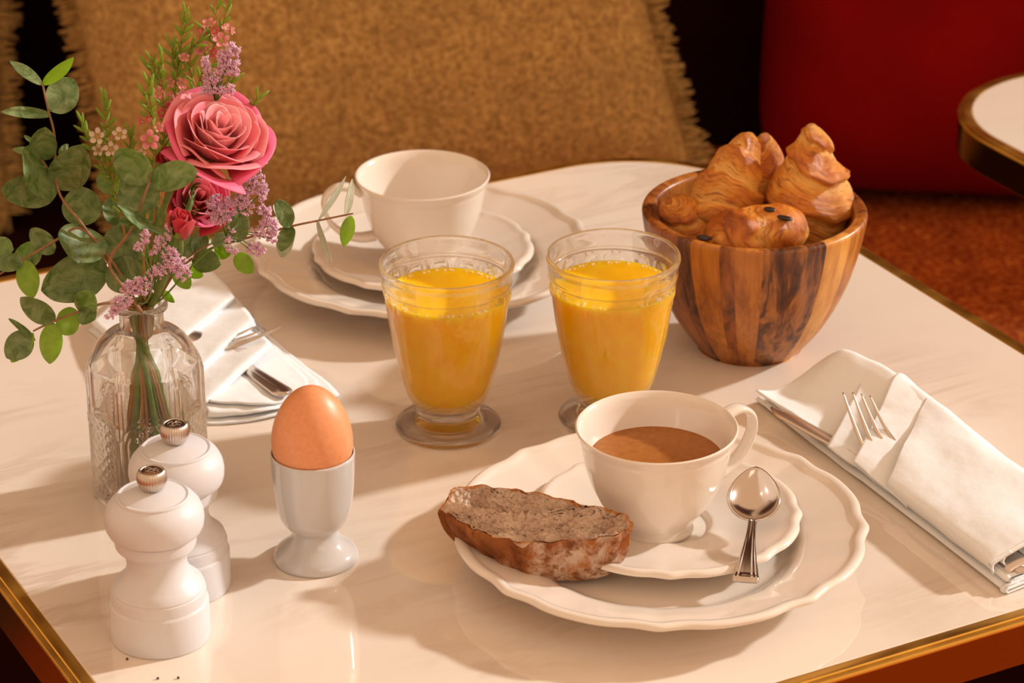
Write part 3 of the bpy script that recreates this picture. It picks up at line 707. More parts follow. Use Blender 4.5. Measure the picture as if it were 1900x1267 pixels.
# wrap
rows = []
WP = [(-.0010, .0092), (-.0022, .0128), (-.0012, .0165), (.006, .0192), (.02, .0222), (.038, .0245), (.053, .0262), (.063, .0250), (.072, .0170), (.077, .0060), (.078, .0015)]
for s in (0, .012, .04, .3, .6, .9, 1.0):
    r = []
    for b, h in WP:
        t = max(0, min(1, b / .060)); end = .109 + .0555 * t; a = .008 + (end - .008) * s
        hh = h + (.0042 * max(0, (b - .03) / .03) * max(0, 1 - abs(b - .059) / .02) if s > .85 else 0) - (.0022 if s < .02 else 0)
        hh += .0012 * math.sin(a * 55 + b * 40) * (1 if .01 < b < .055 else 0)
        r.append(ab(a, b, max(.0015, hh)))
    rows.append(r)
cloth('wrap', *panel(rows, 5), nr)
rows = [[ab(a, b, h) for b, h in ((.010, .0185), (.006, .0165), (.0045, .0130), (.0075, .0105), (.02, .0100), (.05, .0100))] for a in (.0078, .012, .03, .06)]
cloth('inner_fold', *panel(rows, 5), nr, .0011)
# left napkin
nl = thing('napkin', 'white folded napkin pocket with cutlery behind the glass vase', 'napkin', tab(400, 670), 0, 'white cotton napkins')
tp_ = lambda rows: [[tab(*q) for q in r] for r in rows]
cloth('under_layer', *panel(tp_([[(165, 610, .002), (300, 520, .002), (420, 540, .002), (478, 604, .002)], [(260, 690, .002), (360, 640, .002), (470, 640, .002), (556, 668, .002)], [(350, 760, .002), (420, 740, .002), (520, 720, .002), (612, 712, .002)], [(386, 784, .002), (440, 781, .0022), (512, 770, .002), (630, 732, .002)]])), nl)
cloth('under_layer', *panel(tp_([[(175, 612, .004), (300, 525, .004), (415, 545, .004), (470, 606, .004)], [(270, 690, .006), (360, 645, .006), (470, 645, .005), (548, 672, .004)], [(360, 738, .008), (430, 720, .008), (510, 712, .006), (590, 708, .004)], [(384, 757, .0082), (440, 758, .0072), (505, 756, .0062), (575, 738, .004)], [(385, 772, .0045), (436, 770, .004), (494, 764, .004), (560, 745, .003)]])), nl)
cloth('under_layer', *panel(tp_([[(190, 610, .006), (300, 530, .006), (410, 548, .006), (466, 608, .006)], [(280, 690, .009), (365, 645, .008), (465, 648, .007), (540, 674, .005)], [(372, 732, .011), (430, 716, .010), (500, 712, .008), (570, 706, .005)], [(390, 741, .0118), (440, 745, .0105), (500, 748, .009), (562, 735, .005)]])), nl)
cloth('pleat', *panel(tp_([[(168, 596, .008), (285, 505, .012), (392, 502, .016)], [(215, 640, .012), (312, 560, .016), (415, 524, .019)], [(262, 690, .014), (350, 608, .018), (433, 547, .021)], [(272, 697, .011), (356, 618, .014), (437, 556, .016)], [(276, 700, .008), (358, 622, .011), (438, 562, .011)]])), nl)
cloth('pleat', *panel(tp_([[(240, 650, .008), (330, 596, .011), (428, 556, .012)], [(290, 690, .011), (364, 628, .014), (450, 568, .016)], [(330, 716, .013), (392, 655, .016), (468, 588, .019)], [(336, 723, .010), (399, 664, .012), (473, 598, .014)], [(340, 727, .008), (401, 668, .010), (475, 604, .010)]])), nl)
cloth('pleat', *panel(tp_([[(300, 700, .0085), (388, 655, .0105), (462, 612, .011)], [(350, 728, .011), (415, 674, .013), (486, 622, .014)], [(378, 742, .012), (434, 690, .015), (500, 633, .017)], [(384, 748, .010), (442, 700, .011), (505, 643, .012)]])), nl)
knife('steel knife with ribbed handle poking from the left napkin', tab(342, 612, .0165), tab(415, 655, .0080), tab(534, 734, .0105), .0075, .0072)
fork('steel fork seen edge on between the left napkin pleats',
     [tab(521, 606, .026), tab(505, 612, .025), tab(488, 611, .024), tab(472, 606, .023)],
     [tab(388, 654, .0105), tab(391, 645, .0107), tab(394, 637, .0109), tab(398, 629, .0111)], tab(362, 664, .0090), tab(335, 670, .0085), tw=2.4)

# ------------------------------------------------------------------ vase
VX, VY = -.2035, -.2010
vase = thing('glass_vase', 'clear hexagonal glass bottle vase with embossed arches holding the flowers', 'vase', (VX, VY, T))
AP = .0290; PH = R(-80)
def hexr(a, k):
    t = ((a - PH + math.pi / 6) % (math.pi / 3)) - math.pi / 6
    h = AP / math.cos(t); h = min(h, AP * 1.115)
    return AP * 1.05 * (1 - k) + h * k, t
VO = [(0, .003), (.022, .003), (.0265, .0012), (.0282, 0)] + [(.0290, .002 + .0765 * i / 90) for i in range(91)] + catmull([(.0290, .0785), (.0282, .0845), (.0262, .0905), (.0228, .0962), (.0180, .1006), (.0140, .1024), (.0124, .1040), (.0122, .1062), (.0122, .1130), (.0126, .1142), (.0142, .1150), (.0148, .1164), (.0145, .1182), (.0132, .1190), (.0118, .1186), (.0106, .1170)], 4)[1:]
NVO = len(VO)
VI = catmull([(.0100, .1130), (.0098, .1050), (.0110, .1022), (.0150, .0990), (.0200, .0945), (.0235, .0890), (.0254, .0830), (.0258, .0780), (.0258, .0500), (.0258, .0160), (.0248, .0100), (.0200, .0075), (0, .0070)], 5)
def vfn(a, r, z, i):
    outer = i < NVO
    k = max(0, min(1, (.090 - z) / .010)) if z > .08 else 1.0
    if z > .1: return r, z
    hr, t = hexr(a, k); rr = r / .0290 * hr if outer else r / .0290 * (AP * 1.05 * .35 + hr * .65)
    if outer and .004 < z < .0785:
        s = AP * math.tan(t); hw = .0128; top = .058; arch = (s / hw) ** 2 + (max(0, z - (top - hw)) / hw) ** 2 if z > top - hw else (s / hw) ** 2
        d = (math.sqrt(arch) - 1) * hw; e = 0
        for o_ in (0, .0026): e += .0007 * math.exp(-((d - o_) / .0007) ** 2)
        if d < -.0012:
            p, q = (s + z) / .0046, (s - z) / .0046
            e += .0008 * abs(math.sin(p * math.pi / 1.41)) * abs(math.sin(q * math.pi / 1.41)) - .0003
        elif abs(t) > R(25): e += .0004 * math.cos((abs(t) - R(30)) / R(5) * math.pi * 2)
        rr += e
    return rr, z
mk('bottle', *lathe(VO + VI, 336, vfn), GLASS, vase, sharp=70)
wl = .0540
def wfn(a, r, z, i):
    hr, t = hexr(a, 1.0); return r / .0290 * (AP * 1.05 * .35 + hr * .65), z
mk('water', *lathe([(0, wl)] + [(.0262, wl)] + [(.0261, .05), (.0261, .016), (.0251, .0098), (.0203, .0072), (0, .0067)], 96, wfn), WATER, vase, sharp=40)
# ------------------------------------------------------------------ flowers
EUC = m_leaf('eucalyptus_leaf', (.075, .135, .028), (.30, .37, .175), (.42, .68, .03), .33)
EUC_SUN = m_leaf('sunlit_eucalyptus_leaf', (.22, .36, .04), (.38, .52, .09), (.60, .90, .05), .48)  # brighter copy for sunlit leaves, backlit green put into the colour
EUCP = m_leaf('pale_eucalyptus_underside', (.50, .56, .43), (.64, .68, .55), (.5, .6, .2), .2)
TWIG = m_speck('twig_bark', (.24, .12, .055), (.36, .20, .09), 200, .7)
GSTEM = m_leaf('green_stem', (.10, .17, .03), (.18, .26, .05), (.3, .5, .05), .1)
NEEDLE = m_leaf('wax_needle', (.16, .26, .03), (.34, .44, .06), (.6, .8, .06), .4)
WSTEM = m_speck('wax_stem', (.30, .17, .04), (.42, .25, .06), 200, .6)
RP_IN = m_petal('petal_pale_pink', (.86, .17, .21), (1.0, .66, .70), (1, .52, .54), .42)
RP_MID = m_petal('petal_pink', (.80, .08, .15), (1.0, .45, .52), (1, .32, .40), .40)
RP_OUT = m_petal('petal_deep_pink', (.66, .02, .10), (.95, .17, .34), (.9, .07, .2), .25)
RP_RED = m_petal('petal_crimson', (.42, .008, .022), (.70, .04, .075), (.7, .03, .06), .25)
WP_PINK = m_petal('wax_petal_pink', (.74, .13, .18), (.92, .42, .44), (.9, .3, .35), .3)
WP_RED = m_petal('wax_petal_rose', (.62, .03, .08), (.82, .14, .20), (.8, .1, .2), .3)
WP_WHITE = m_petal('wax_petal_white', (.80, .60, .45), (.88, .74, .62), (.9, .7, .5), .3)
LIM = m_speck('sea_lavender', (.58, .27, .44), (.78, .48, .66), 500, .7)
LIMP = m_speck('sea_lavender_pale', (.74, .50, .64), (.88, .68, .80), 500, .7)
YC = m_speck('flower_centre', (.45, .36, .06), (.35, .14, .06), 300, .6)
MOUTH = Vector((VX, VY, T + .117))
rndF = random.Random(4)
def into_vase(k, dx=None):
    """points that carry a stem from the mouth down to the water"""
    a = k * 2.399; q = Vector((math.cos(a), math.sin(a), 0))
    b = Vector((math.cos(a + 2.4), math.sin(a + 2.4), 0))
    return [MOUTH + q * .0055, MOUTH + q * .004 + Vector((0, 0, -.016)), Vector((VX, VY, T + .062)) + b * .010, Vector((VX, VY, T + .014)) + b * .017]
def stem(root, pts, r0, r1, mat, name='stem'):
    c = catmull([tuple(p) for p in pts], 7); m = len(c)
    return mk(name, *tube(rel([Vector(p) for p in c], root), [r0 + (r1 - r0) * i / (m - 1) for i in range(m)], 8), mat, root)
def leaf(root, spec, Y, mat, name='leaf'):
    bx, by, tx, ty, wpx = spec[:5]; tilt = R(spec[5]) if len(spec) > 5 else 0.0; dY = spec[6] if len(spec) > 6 else 0.0; shape = spec[7] if len(spec) > 7 else .62
    if len(spec) > 8: mat = spec[8]
    b, t = at(bx, by, Y), at(tx, ty, Y + dY); ax = t - b; L = ax.length; ax.normalize()
    view = ((b + t) / 2 - camo.location).normalized(); sd = ax.cross(view).normalized(); sd = Matrix.Rotation(tilt, 3, ax) @ sd; up = sd.cross(ax)
    hw = wpx * pxm(b) / 2 / max(.35, math.cos(tilt)); V = []; NU, NV = 11, 15
    sg = 1 if up.dot(view) < 0 else -1; ph = rndF.random() * 9
    for j in range(NV):
        v = j / (NV - 1); ww = hw * (math.sin(math.pi * (.02 + .975 * v) ** .92)) ** shape if 0 < v < 1 else hw * .06
        for i in range(NU):
            u = -1 + 2 * i / (NU - 1)
            z = sg * (.13 * hw * u * u * (1 if v < .9 else .6) - .10 * L * (v - .4) ** 2 - .04 * hw * math.exp(-(u / .12) ** 2)) + .05 * hw * math.sin(v * 9 + ph) * u
            V.append(b + ax * (v * L) + sd * (u * ww) + up * z)
    o = mk(name, rel(V, root), gridf(NU, NV), mat, root); mod(o, 'SOLIDIFY', thickness=.00035, offset=0); mod(o, 'SUBSURF', levels=0, render_levels=1)
    return o
def sprig(label, nodes, Y, leaves, k, mat=EUC, r=.00085, extra=()):
    pts = [at(x, y, Y + d) for x, y, d in nodes] + into_vase(k); base = pts[-1]
    t = thing('eucalyptus_sprig', label, 'leaf sprig', base, 0, 'eucalyptus sprigs in the vase')
    stem(t, pts, r * .6, r * 1.4, TWIG)
    for br in extra: stem(t, [at(x, y, Y + d) for x, y, d in br], r * .5, r * .8, TWIG, 'twig')
    for sp_ in leaves: leaf(t, sp_, Y, mat)
    return t
# tall left sprig
sprig('tall eucalyptus sprig reaching up at the far left of the bouquet', [(79, 156, 0), (90, 206, 0), (101, 252, 0), (108, 352, -.004), (154, 418, -.006), (205, 492, 0), (250, 560, .01)], -.215, [
    (78, 158, 18, 111, 22, 35, .01, .75), (80, 158, 136, 109, 25, 30, -.01, .75, EUC_SUN), (93, 206, 138, 147, 62, 10, .012, .55), (95, 213, 2, 206, 22, 40, -.01, .7),
    (77, 296, 84, 238, 52, 0, -.012, .5), (62, 284, 22, 275, 15, 30, .012, .7), (62, 266, 45, 250, 9, 30, .01, .7), (108, 285, 128, 268, 14, 20, .01, .7),
    (78, 296, 54, 348, 84, -35, -.030, .42), (107, 355, 4, 352, 64, -15, -.020, .5), (109, 352, 152, 272, 74, 10, -.016, .55),
    (153, 419, 150, 346, 74, 0, .006, .5), (153, 420, 149, 488, 92, -20, -.02, .48), (199, 492, 78, 540, 88, -12, -.022, .5), (202, 490, 262, 420, 84, 0, .016, .5), (203, 492, 262, 532, 74, -10, -.006, .5)], 1,
    extra=[[(77, 296, -.003), (100, 330, -.003), (108, 352, -.004)]])
sprig('low eucalyptus sprig with small leaves at the left edge of photo', [(-6, 512, 0), (43, 482, 0), (78, 461, 0), (110, 442, .002), (150, 424, .004), (205, 480, .006), (252, 560, .01)], -.225, [
    (100, 470, 57, 424, 40, -15, .004, .55), (78, 463, 24, 490, 50, 20, .012, .5), (44, 484, -14, 492, 36, 20, -.006, .6), (25, 462, -16, 455, 40, 0, .014, .55), (45, 482, 60, 554, 43, 10, -.008, .62, EUC_SUN)], 2)
sprig('drooping eucalyptus sprig with sunlit leaves beside the vase neck', [(62, 614, 0), (97, 597, 0), (150, 577, .002), (200, 562, .006), (246, 572, .018)], -.235, [
    (148, 577, 174, 544, 50, -10, -.006, .5), (150, 576, 176, 592, 44, 0, -.008, .5, EUC), (103, 597, 150, 594, 54, 10, .010, .5, EUC_SUN), (101, 598, 38, 553, 42, -15, -.006, .6), (98, 598, 92, 675, 44, 10, -.010, .62, EUC_SUN),
    (66, 632, 17, 590, 13, 45, -.002, .7), (56, 619, 12, 664, 52, -10, -.010, .52, EUC), (62, 618, 20, 672, 30, 20, -.004, .6, EUC_SUN)], 3, r=.0009)
sprig('eucalyptus sprig with a pair of wide leaves before the rose', [(279, 318, 0), (278, 336, 0), (270, 356, 0), (255, 400, .002), (240, 432, .004), (203, 488, .010), (238, 545, .016), (262, 578, .02)], -.252, [
    (277, 337, 214, 280, 62, -20, .004, .52), (280, 336, 366, 318, 56, -20, -.006, .52), (256, 399, 258, 330, 80, 0, .012, .5), (256, 402, 262, 424, 86, -50, -.010, .5), (262, 402, 222, 414, 24, 30, -.006, .6)], 4)
sprig('long eucalyptus sprig stretching right towards the empty cup', [(655, 396, -.004), (592, 409, 0), (540, 420, 0), (442, 446, .002), (390, 462, 0), (330, 500, -.004), (290, 560, -.008)], -.190, [
    (540, 420, 514, 372, 34, 20, -.008, .5), (540, 420, 522, 466, 30, 25, -.012, .5), (542, 418, 518, 477, 34, 25, .010, .55, EUCP), (536, 420, 508, 378, 20, 30, .012, .6, EUCP),
    (592, 408, 644, 328, 11, 50, .010, .8, EUCP), (588, 408, 614, 490, 12, 50, -.010, .7, EUCP), (642, 402, 655, 332, 15, 40, .006, .7, EUCP), (652, 400, 637, 457, 27, 10, -.006, .6, EUC_SUN),
    (440, 450, 444, 384, 42, 10, .010, .5), (437, 472, 469, 506, 34, 0, -.006, .55, EUC_SUN), (358, 478, 408, 490, 46, 0, -.016, .5), (398, 470, 432, 462, 30, 0, -.01, .55, EUC_SUN), (345, 496, 376, 512, 26, 10, -.012, .55, EUC_SUN), (300, 540, 322, 560, 16, 10, -.02, .7, EUC_SUN)], 5, extra=[[(358, 478, -.014), (330, 500, -.006)], [(437, 472, -.004), (420, 455, .0)]])

sprig('dark eucalyptus sprig filling the middle behind the roses', [(232, 300, 0), (236, 340, 0), (242, 400, 0), (250, 470, .0), (262, 550, .0)], -.180, [
    (234, 345, 178, 330, 50, 0, .006, .5), (238, 350, 292, 300, 56, 0, .004, .5), (240, 400, 190, 380, 60, 10, -.004, .5), (243, 405, 300, 392, 58, 0, -.004, .5), (250, 465, 212, 446, 54, 0, -.010, .5), (252, 470, 312, 450, 60, 0, -.008, .5), (256, 505, 300, 498, 44, 10, -.012, .55), (254, 500, 222, 520, 40, 0, -.008, .55)], 18)
sprig('eucalyptus sprig drooping right under the crimson rosebud', [(392, 452, 0), (360, 470, 0), (322, 500, 0), (290, 552, 0)], -.205, [
    (362, 470, 380, 428, 34, 0, .006, .55), (358, 472, 330, 440, 40, 0, .004, .55), (392, 452, 424, 436, 26, 10, .004, .6), (325, 500, 352, 535, 32, 0, -.008, .55, EUC_SUN), (320, 498, 296, 476, 30, 0, .0, .55)], 19)
# roses
def rose(label, px, py, Y, axis, R0, npet, opn, mats, k, seed, cat='rose', mids=(), tall=1.15):
    rnd = random.Random(seed); axis = Vector(axis).normalized(); c = at(px, py, Y) - axis * R0 * .55
    pts = [c - axis * R0 * .05, c - axis * R0 * .9] + [at(x, y, Y + d) for x, y, d in mids] + into_vase(k)
    t = thing('rose', label, cat, pts[-1], 0, 'roses in the vase')
    stem(t, pts, .0016, .0021, GSTEM)
    Q = axis.to_track_quat('Z', 'Y').to_matrix(); L = Vector(t.location)
    for i in range(npet):
        s = i / (npet - 1); ph = i * 2.399 + rnd.uniform(-.15, .15); rt = R0 * (.07 + .93 * s ** .85) * opn; zt = R0 * tall * (1.0 - .34 * s ** 1.5 * opn) * rnd.uniform(.97, 1.04)
        rb = R0 * (.05 + .20 * s); al = (1.30 - .50 * s) * rnd.uniform(.85, 1.15); zt *= rnd.uniform(.93, 1.05); rt *= rnd.uniform(.94, 1.05); V, E = [], []; NU, NV = 13, 13; cu = (.05 + .17 * s) * opn; tw = rnd.uniform(-.12, .12)
        for j in range(NV):
            v = j / (NV - 1)
            for q in range(NU):
                u = -1 + 2 * q / (NU - 1); cv = max(0, (v - .68) / .32) ** 2
                rho = rb + (rt - rb) * math.sin(v * math.pi / 2) ** 1.15 + R0 * .10 * s * math.sin(math.pi * v); z = zt * v
                rho += R0 * cu * cv * (1 - .35 * u * u) + R0 * .07 * s * u * u * v * v; z -= R0 * (.02 + .16 * s * opn) * cv
                z -= R0 * (.16 + .10 * s) * abs(u) ** 2.4 * v; 
                a = ph + u * al * (.30 + .70 * math.sin(math.pi * min(v, .7) / 1.4)) + tw * v
                rho *= 1 + .05 * u + .05 * nz((a * 2.3 + i, v * 2.5, seed)); z += R0 * (.05 * nz((a * 3, i * 3.1, v * 2)) + .05 * v ** 4 * max(0, 1 - abs(u) * 2.2)); rho += R0 * .10 * s * v ** 5 * max(0, abs(u + .2 * tw) - .3)
                V.append(c + Q @ Vector((rho * math.cos(a), rho * math.sin(a), z)) - L); E.append(min(1, max(0, v ** 1.6 + .15 * nz((u * 3, v * 3, i)))))
        me = mesh('petal', V, gridf(NU, NV), mats[0] if s < .42 else (mats[1] if s < .86 else mats[2])); at_ = me.attributes.new('edge', 'FLOAT', 'POINT'); at_.data.foreach_set('value', E)
        o = link('petal', me, t); mod(o, 'SOLIDIFY', thickness=.0004, offset=0); mod(o, 'SUBSURF', levels=0, render_levels=1)
    for i in range(5):
        a = i * 1.2566 + .4; V = []
        for j in range(9):
            v = j / 8; ww = R0 * .16 * math.sin(math.pi * (.12 + .86 * v)) ** .8
            for q in (-1, -.4, .4, 1):
                rho = R0 * (.10 + .30 * math.sin(v * 2.2) * (1.2 if opn > .5 else .8)); z = -R0 * .05 + R0 * (.62 if opn < .5 else .10) * v
                V.append(c + Q @ (Vector((math.cos(a), math.sin(a), 0)) * rho + Vector((-math.sin(a), math.cos(a), 0)) * ww * q + Vector((0, 0, z - abs(q) * .0004))) - L)
        o = mk('sepal', V, gridf(4, 9), NEEDLE, t); mod(o, 'SOLIDIFY', thickness=.0004, offset=0)
    return t
rose('big open pink rose at the top of the bouquet', 402, 252, -.212, (.34, -.42, .84), .0268, 34, 1.0, (RP_IN, RP_MID, RP_OUT), 6, 11, mids=((345, 400, .0), (290, 540, .0)))
rose('half hidden deep pink rose below the big open rose', 366, 372, -.196, (.25, -.62, .55), .0200, 20, .85, (RP_MID, RP_OUT, RP_RED), 7, 5, mids=((310, 480, 0), (282, 560, .0)))
rose('closed crimson rosebud hanging low in the bouquet', 335, 421, -.262, (.10, -.30, .95), .0128, 11, .42, (RP_RED, RP_RED, RP_RED), 8, 7, mids=((318, 490, .02), (285, 560, .045)), tall=1.45)
rose('small red rosebud peeking out left of the big rose', 315, 296, -.222, (-.15, -.5, .8), .0105, 10, .6, (RP_OUT, RP_RED, RP_RED), 9, 9, mids=((300, 400, .01), (280, 540, .015)))

# waxflower twigs: shared needle and petal meshes
nv, nf = tube([(0, 0, 0), (0, 0, .15), (.012, 0, .5), (.02, 0, .85), (.02, 0, 1.0)], [.035, .06, .07, .05, .012], 6)
NEEDLE_ME = mesh('needle_leaf', nv, nf, NEEDLE)
def wpetal(mat):
    V, E = [], []
    for j in range(6):
        v = j / 5; ww = .50 * math.sin(math.pi * (.10 + .82 * v)) ** .7
        for u in (-1, -.5, 0, .5, 1): V.append((u * ww, v, .30 * v * v + .15 * u * u)); E.append(v)
    me = mesh('petal', V, gridf(5, 6), mat); a = me.attributes.new('edge', 'FLOAT', 'POINT'); a.data.foreach_set('value', E); return me
WPM = {'p': wpetal(WP_PINK), 'r': wpetal(WP_RED), 'w': wpetal(WP_WHITE)}
CEN_ME = mesh('flower_cup', *lathe([(0, -1.0), (.22, -.95), (.42, -.45), (.55, 0), (.50, .12), (.30, .02), (0, .06)], 14), YC)
def wax(label, paths, Y, flowers, k, nd=1.0, seed=1, mids=((290, 540, 0),), L0=.0072):
    rnd = random.Random(seed); main = [at(x, y, Y + d) for x, y, d in paths[0]]
    pts = main + [at(x, y, Y + d) for x, y, d in mids] + into_vase(k)
    t = thing('waxflower_twig', label, 'flower twig', pts[-1], 0, 'waxflower twigs in the vase'); L = Vector(t.location)
    stem(t, pts, .0005, .0011, WSTEM)
    for p in paths[1:]: stem(t, [at(x, y, Y + d) for x, y, d in p], .0004, .0007, WSTEM, 'twig')
    for ip, p in enumerate(paths):
        c = catmull([tuple(at(x, y, Y + d)) for x, y, d in p], 12); ln = 0; step = .0026 / nd; nxt = 0; q = 0; tot = sum((Vector(b) - Vector(a)).length for a, b in zip(c, c[1:]))
        for a, b in zip(c, c[1:]):
            A, B = Vector(a), Vector(b); d = (A - B).normalized(); ln += (B - A).length
            while nxt < ln:
                f = nxt / tot; an = q * 2.0 + rnd.uniform(-.4, .4); s = d.cross(Vector((.3, 1, .2))).normalized(); s2 = s.cross(d)
                out = s * math.cos(an) + s2 * math.sin(an); sp_ = (.25 if f < .10 else .75) + rnd.uniform(-.15, .2)
                dr = (d + out * sp_).normalized(); o = link('needle_leaf', NEEDLE_ME, t, B - L); o.rotation_mode = 'QUATERNION'; o.rotation_quaternion = dr.to_track_quat('Z', 'Y')
                sc = L0 * rnd.uniform(.75, 1.15); o.scale = (sc * 1.9, sc * 1.9, sc * 1.15); q += 1; nxt += step
    for x, y, d, col, rpx, nx, ny, nz_ in flowers:
        p = at(x, y, Y + d); r = rpx * pxm(p); dr = Vector((nx, ny, nz_)).normalized()
        fl = link('flower', CEN_ME, t, p - L); fl.rotation_mode = 'QUATERNION'; fl.rotation_quaternion = dr.to_track_quat('Z', 'Y'); fl.scale = (r * .92,) * 3
        for i in range(5):
            o = link('petal', WPM[col], fl); o.rotation_euler = (R(rnd.uniform(-6, 16)), 0, i * 1.2566); a = i * 1.2566; o.location = (-math.sin(a) * .42, math.cos(a) * .42, .05); o.scale = (.92, .92, .92)
    return t
wax('tallest waxflower twig rising above the big rose', [[(430, -12, 0), (415, 42, 0), (400, 82, 0), (371, 148, .004), (350, 230, .008)], [(410, -6, .004), (403, 18, .002), (400, 36, 0)], [(376, 50, .0), (396, 80, 0)]], -.185,
    [(388, 45, -.004, 'p', 11, -.2, -.5, 1), (377, 63, -.004, 'r', 9, -.6, -.6, .3), (397, 58, -.004, 'r', 8, .5, -.8, .2), (411, 76, -.006, 'p', 13, .2, -.7, .8), (376, 92, -.006, 'p', 13, -.5, -.5, .8), (397, 98, -.006, 'r', 9, 0, -.8, .3), (418, 52, 0, 'p', 10, .6, -.4, .5), (430, 56, 0, 'p', 7, .8, -.4, .2)], 10, .8, 2, mids=((320, 420, .004), (288, 545, .0)))
wax('waxflower twig with upright yellow green tips left of the tallest', [[(344, 24, 0), (338, 70, 0), (331, 106, 0), (326, 150, 0), (323, 200, .002), (316, 280, .004)], [(371, 75, .002), (352, 96, .002), (354, 130, .002), (360, 158, .002)], [(318, 84, 0), (324, 120, 0), (330, 140, 0)], [(437, 140, .003), (424, 165, .003)], [(478, 180, .006), (468, 205, .006)]], -.195,
    [(342, 108, -.003, 'p', 9, .1, -.5, .8), (331, 184, -.006, 'p', 8, .2, -.8, .5), (315, 182, -.006, 'p', 10, -.3, -.8, .6), (339, 178, -.004, 'p', 10, .2, -.7, .6), (336, 156, -.002, 'p', 9, .4, -.7, .4), (317, 153, -.002, 'p', 8, -.2, -.9, .3)], 11, 1.25, 3, mids=((300, 430, .004), (280, 545, .0)))
wax('waxflower twig with pale buds beside the upright tips', [[(299, 102, 0), (301, 140, 0), (303, 175, 0), (305, 230, .002), (298, 320, .006)], [(281, 112, -.002), (290, 132, 0), (300, 158, 0)], [(277, 128, .002), (288, 150, .002), (303, 168, 0)]], -.205,
    [(295, 172, -.004, 'p', 10, -.3, -.8, .5), (301, 210, -.004, 'r', 9, .3, -.9, .2)], 12, 1.1, 4, mids=((282, 440, .006), (274, 545, .01)))
wax('waxflower twig with an open pink bloom left of the rose', [[(277, 158, 0), (280, 190, 0), (283, 240, 0), (286, 300, .002), (280, 360, .006)], [(268, 176, 0), (276, 205, 0), (283, 232, 0)]], -.228,
    [(279, 259, -.008, 'p', 16, -.05, -1, .25), (262, 226, -.002, 'r', 8, -.9, -.3, .2), (276, 222, -.003, 'r', 7, -.4, -.7, .4), (294, 236, -.004, 'p', 8, .4, -.9, .2)], 13, 1.1, 5, mids=((268, 440, .006), (268, 545, .015)))
wax('white flowered waxflower twig between eucalyptus and roses', [[(195, 184, 0), (197, 220, 0), (200, 262, 0), (208, 320, .0), (225, 400, .002)], [(152, 226, 0), (160, 250, 0), (182, 290, .0), (205, 330, 0)], [(242, 255, -.004), (240, 285, -.004), (232, 330, 0)]], -.205,
    [(181, 253, -.006, 'w', 13, -.2, -.9, .5), (222, 250, -.006, 'w', 12, .2, -.6, .8), (206, 277, -.008, 'w', 12, .1, -.9, .4), (183, 278, -.004, 'w', 10, -.2, -.9, .3), (262, 286, -.008, 'w', 9, -.1, -.9, .3)], 14, 1.35, 6, mids=((240, 480, .0), (262, 560, .0)))

# sea lavender: stems with countless florets
def lavender(label, clusters, Y, k, seed, start):
    rnd = random.Random(seed); pts = [at(x, y, Y) for x, y in start] + into_vase(k)
    t = thing('sea_lavender', label, 'flower sprig', pts[-1], 0, 'sea lavender sprigs in the vase'); L = Vector(t.location)
    stem(t, pts, .0004, .0008, GSTEM); A, B, tw = [], [], []
    hub = at(*start[0], Y)
    for cx, cy, rx, ry, n, ang in clusters:
        c0 = at(cx, cy, Y); m = pxm(c0)
        tw.append(tube([p - L for p in (hub, hub.lerp(c0, .5) + Vector((0, 0, .002)), c0)], .00035, 5))
        for i in range(n):
            a = rnd.uniform(0, 6.28); rr = rnd.random() ** .5; dx, dy = rx * rr * math.cos(a), ry * rr * math.sin(a)
            ca, sa = math.cos(R(ang)), math.sin(R(ang)); dx, dy = dx * ca - dy * sa, dx * sa + dy * ca
            p = at(cx + dx, cy + dy, Y + rnd.uniform(-.5, .5) * min(rx, ry) * m * 1.4); d = Vector((rnd.uniform(-.6, .6), -rnd.uniform(.1, .8), rnd.uniform(.2, 1))).normalized()
            M3 = d.to_track_quat('Z', 'Y').to_matrix(); r = rnd.uniform(.00058, .00095)
            A.append(([p - L + M3 @ Vector((q[0] * r, q[1] * r, q[2] * r * 1.7)) for q in ICO[0]], ICO[1]))
            tip = p + d * r * 1.6
            for w_ in range(3):
                an = w_ * 2.09 + a; o_ = M3 @ Vector((math.cos(an), math.sin(an), .35)); B.append(([tip - L + o_ * r * .75 + Vector(q) * r * .55 for q in OCT[0]], OCT[1]))
    f = mk('florets', *join(*A), LIM, t); f['kind'] = 'stuff'; f = mk('floret_tips', *join(*B), LIMP, t); f['kind'] = 'stuff'
    mk('twigs', *join(*tw), GSTEM, t)
    return t
OCT = ([(1, 0, 0), (-1, 0, 0), (0, 1, 0), (0, -1, 0), (0, 0, 1), (0, 0, -1)], [(0, 2, 4), (2, 1, 4), (1, 3, 4), (3, 0, 4), (2, 0, 5), (1, 2, 5), (3, 1, 5), (0, 3, 5)])
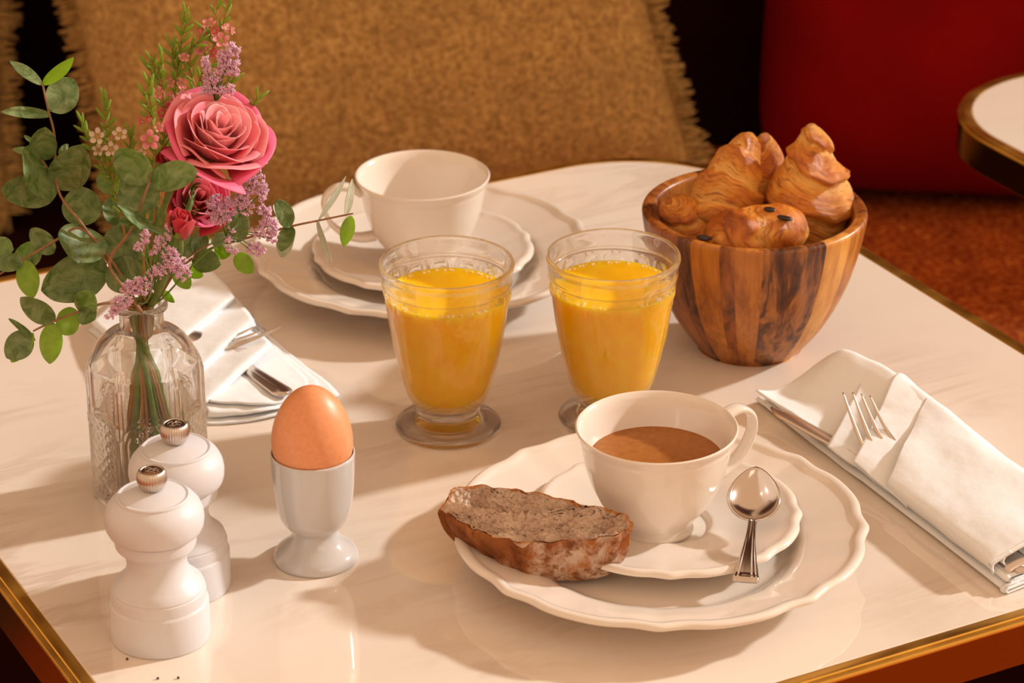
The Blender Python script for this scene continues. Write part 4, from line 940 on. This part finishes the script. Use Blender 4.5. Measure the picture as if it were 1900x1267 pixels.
lavender('lilac sea lavender standing above the big rose', [(432, 92, 14, 12, 34, 0), (428, 112, 18, 14, 46, 0), (418, 130, 20, 10, 36, 0), (434, 134, 10, 9, 22, 0), (382, 120, 8, 16, 30, 0), (388, 145, 12, 14, 32, 0), (402, 150, 10, 10, 20, 0), (384, 172, 14, 9, 26, 0), (408, 168, 18, 8, 30, 0), (430, 166, 6, 10, 12, 0), (412, 108, 8, 12, 16, 0)], -.200, 15, 21, [(400, 190), (370, 300), (310, 470), (284, 555)])
lavender('lilac sea lavender spreading right below the big rose', [(470, 328, 22, 16, 60, 20), (462, 348, 24, 14, 60, 0), (486, 356, 10, 18, 34, 0), (448, 366, 14, 10, 28, 0), (400, 382, 16, 20, 52, 10), (424, 388, 16, 22, 60, 0), (408, 405, 20, 12, 40, 0), (458, 384, 14, 16, 38, 0), (492, 394, 12, 16, 34, 0), (500, 420, 20, 14, 46, 20), (480, 432, 14, 12, 26, 0), (504, 442, 10, 10, 16, 0), (428, 432, 8, 8, 8, 0), (424, 452, 7, 14, 12, 0), (432, 466, 12, 6, 12, 0), (478, 462, 16, 12, 28, 25), (462, 462, 8, 8, 10, 0)], -.222, 16, 22, [(420, 440), (360, 490), (300, 555)])
lavender('lilac sea lavender hanging in front of the vase neck', [(270, 442, 8, 14, 18, 0), (258, 458, 10, 7, 14, 0), (296, 452, 9, 14, 20, 0), (312, 430, 5, 18, 18, 0), (288, 470, 8, 6, 8, 0), (316, 478, 14, 18, 40, 0), (332, 492, 18, 14, 40, 0), (340, 510, 14, 14, 24, 20), (304, 498, 22, 12, 44, -10), (288, 510, 14, 10, 24, 0), (252, 528, 26, 12, 54, -10), (244, 540, 20, 8, 30, 0), (224, 562, 20, 12, 40, -20), (208, 582, 14, 9, 24, -40), (276, 540, 10, 10, 10, 0)], -.262, 17, 23, [(285, 520), (272, 560)])
# loose pepper on the marble
for x, y, lb in ((236, 1224, 'dark pepper crumb close to the foot of the front mill'), (293, 1260, 'dark pepper crumb at the bottom edge, the middle one of three'), (331, 1259, 'dark pepper crumb at the bottom edge, the rightmost of three')):
    p = tab(x, y); r = .00075
    o = mk('pepper_crumb', [Vector(q) * r * (1 + .3 * nz(Vector(q) * 3 + p * 90)) for q in ICO[0]], ICO[1], CHOC, None, loc=p + Vector((0, 0, r * .8)))
    tag(o, lb, 'crumb', 'pepper crumbs on the marble')
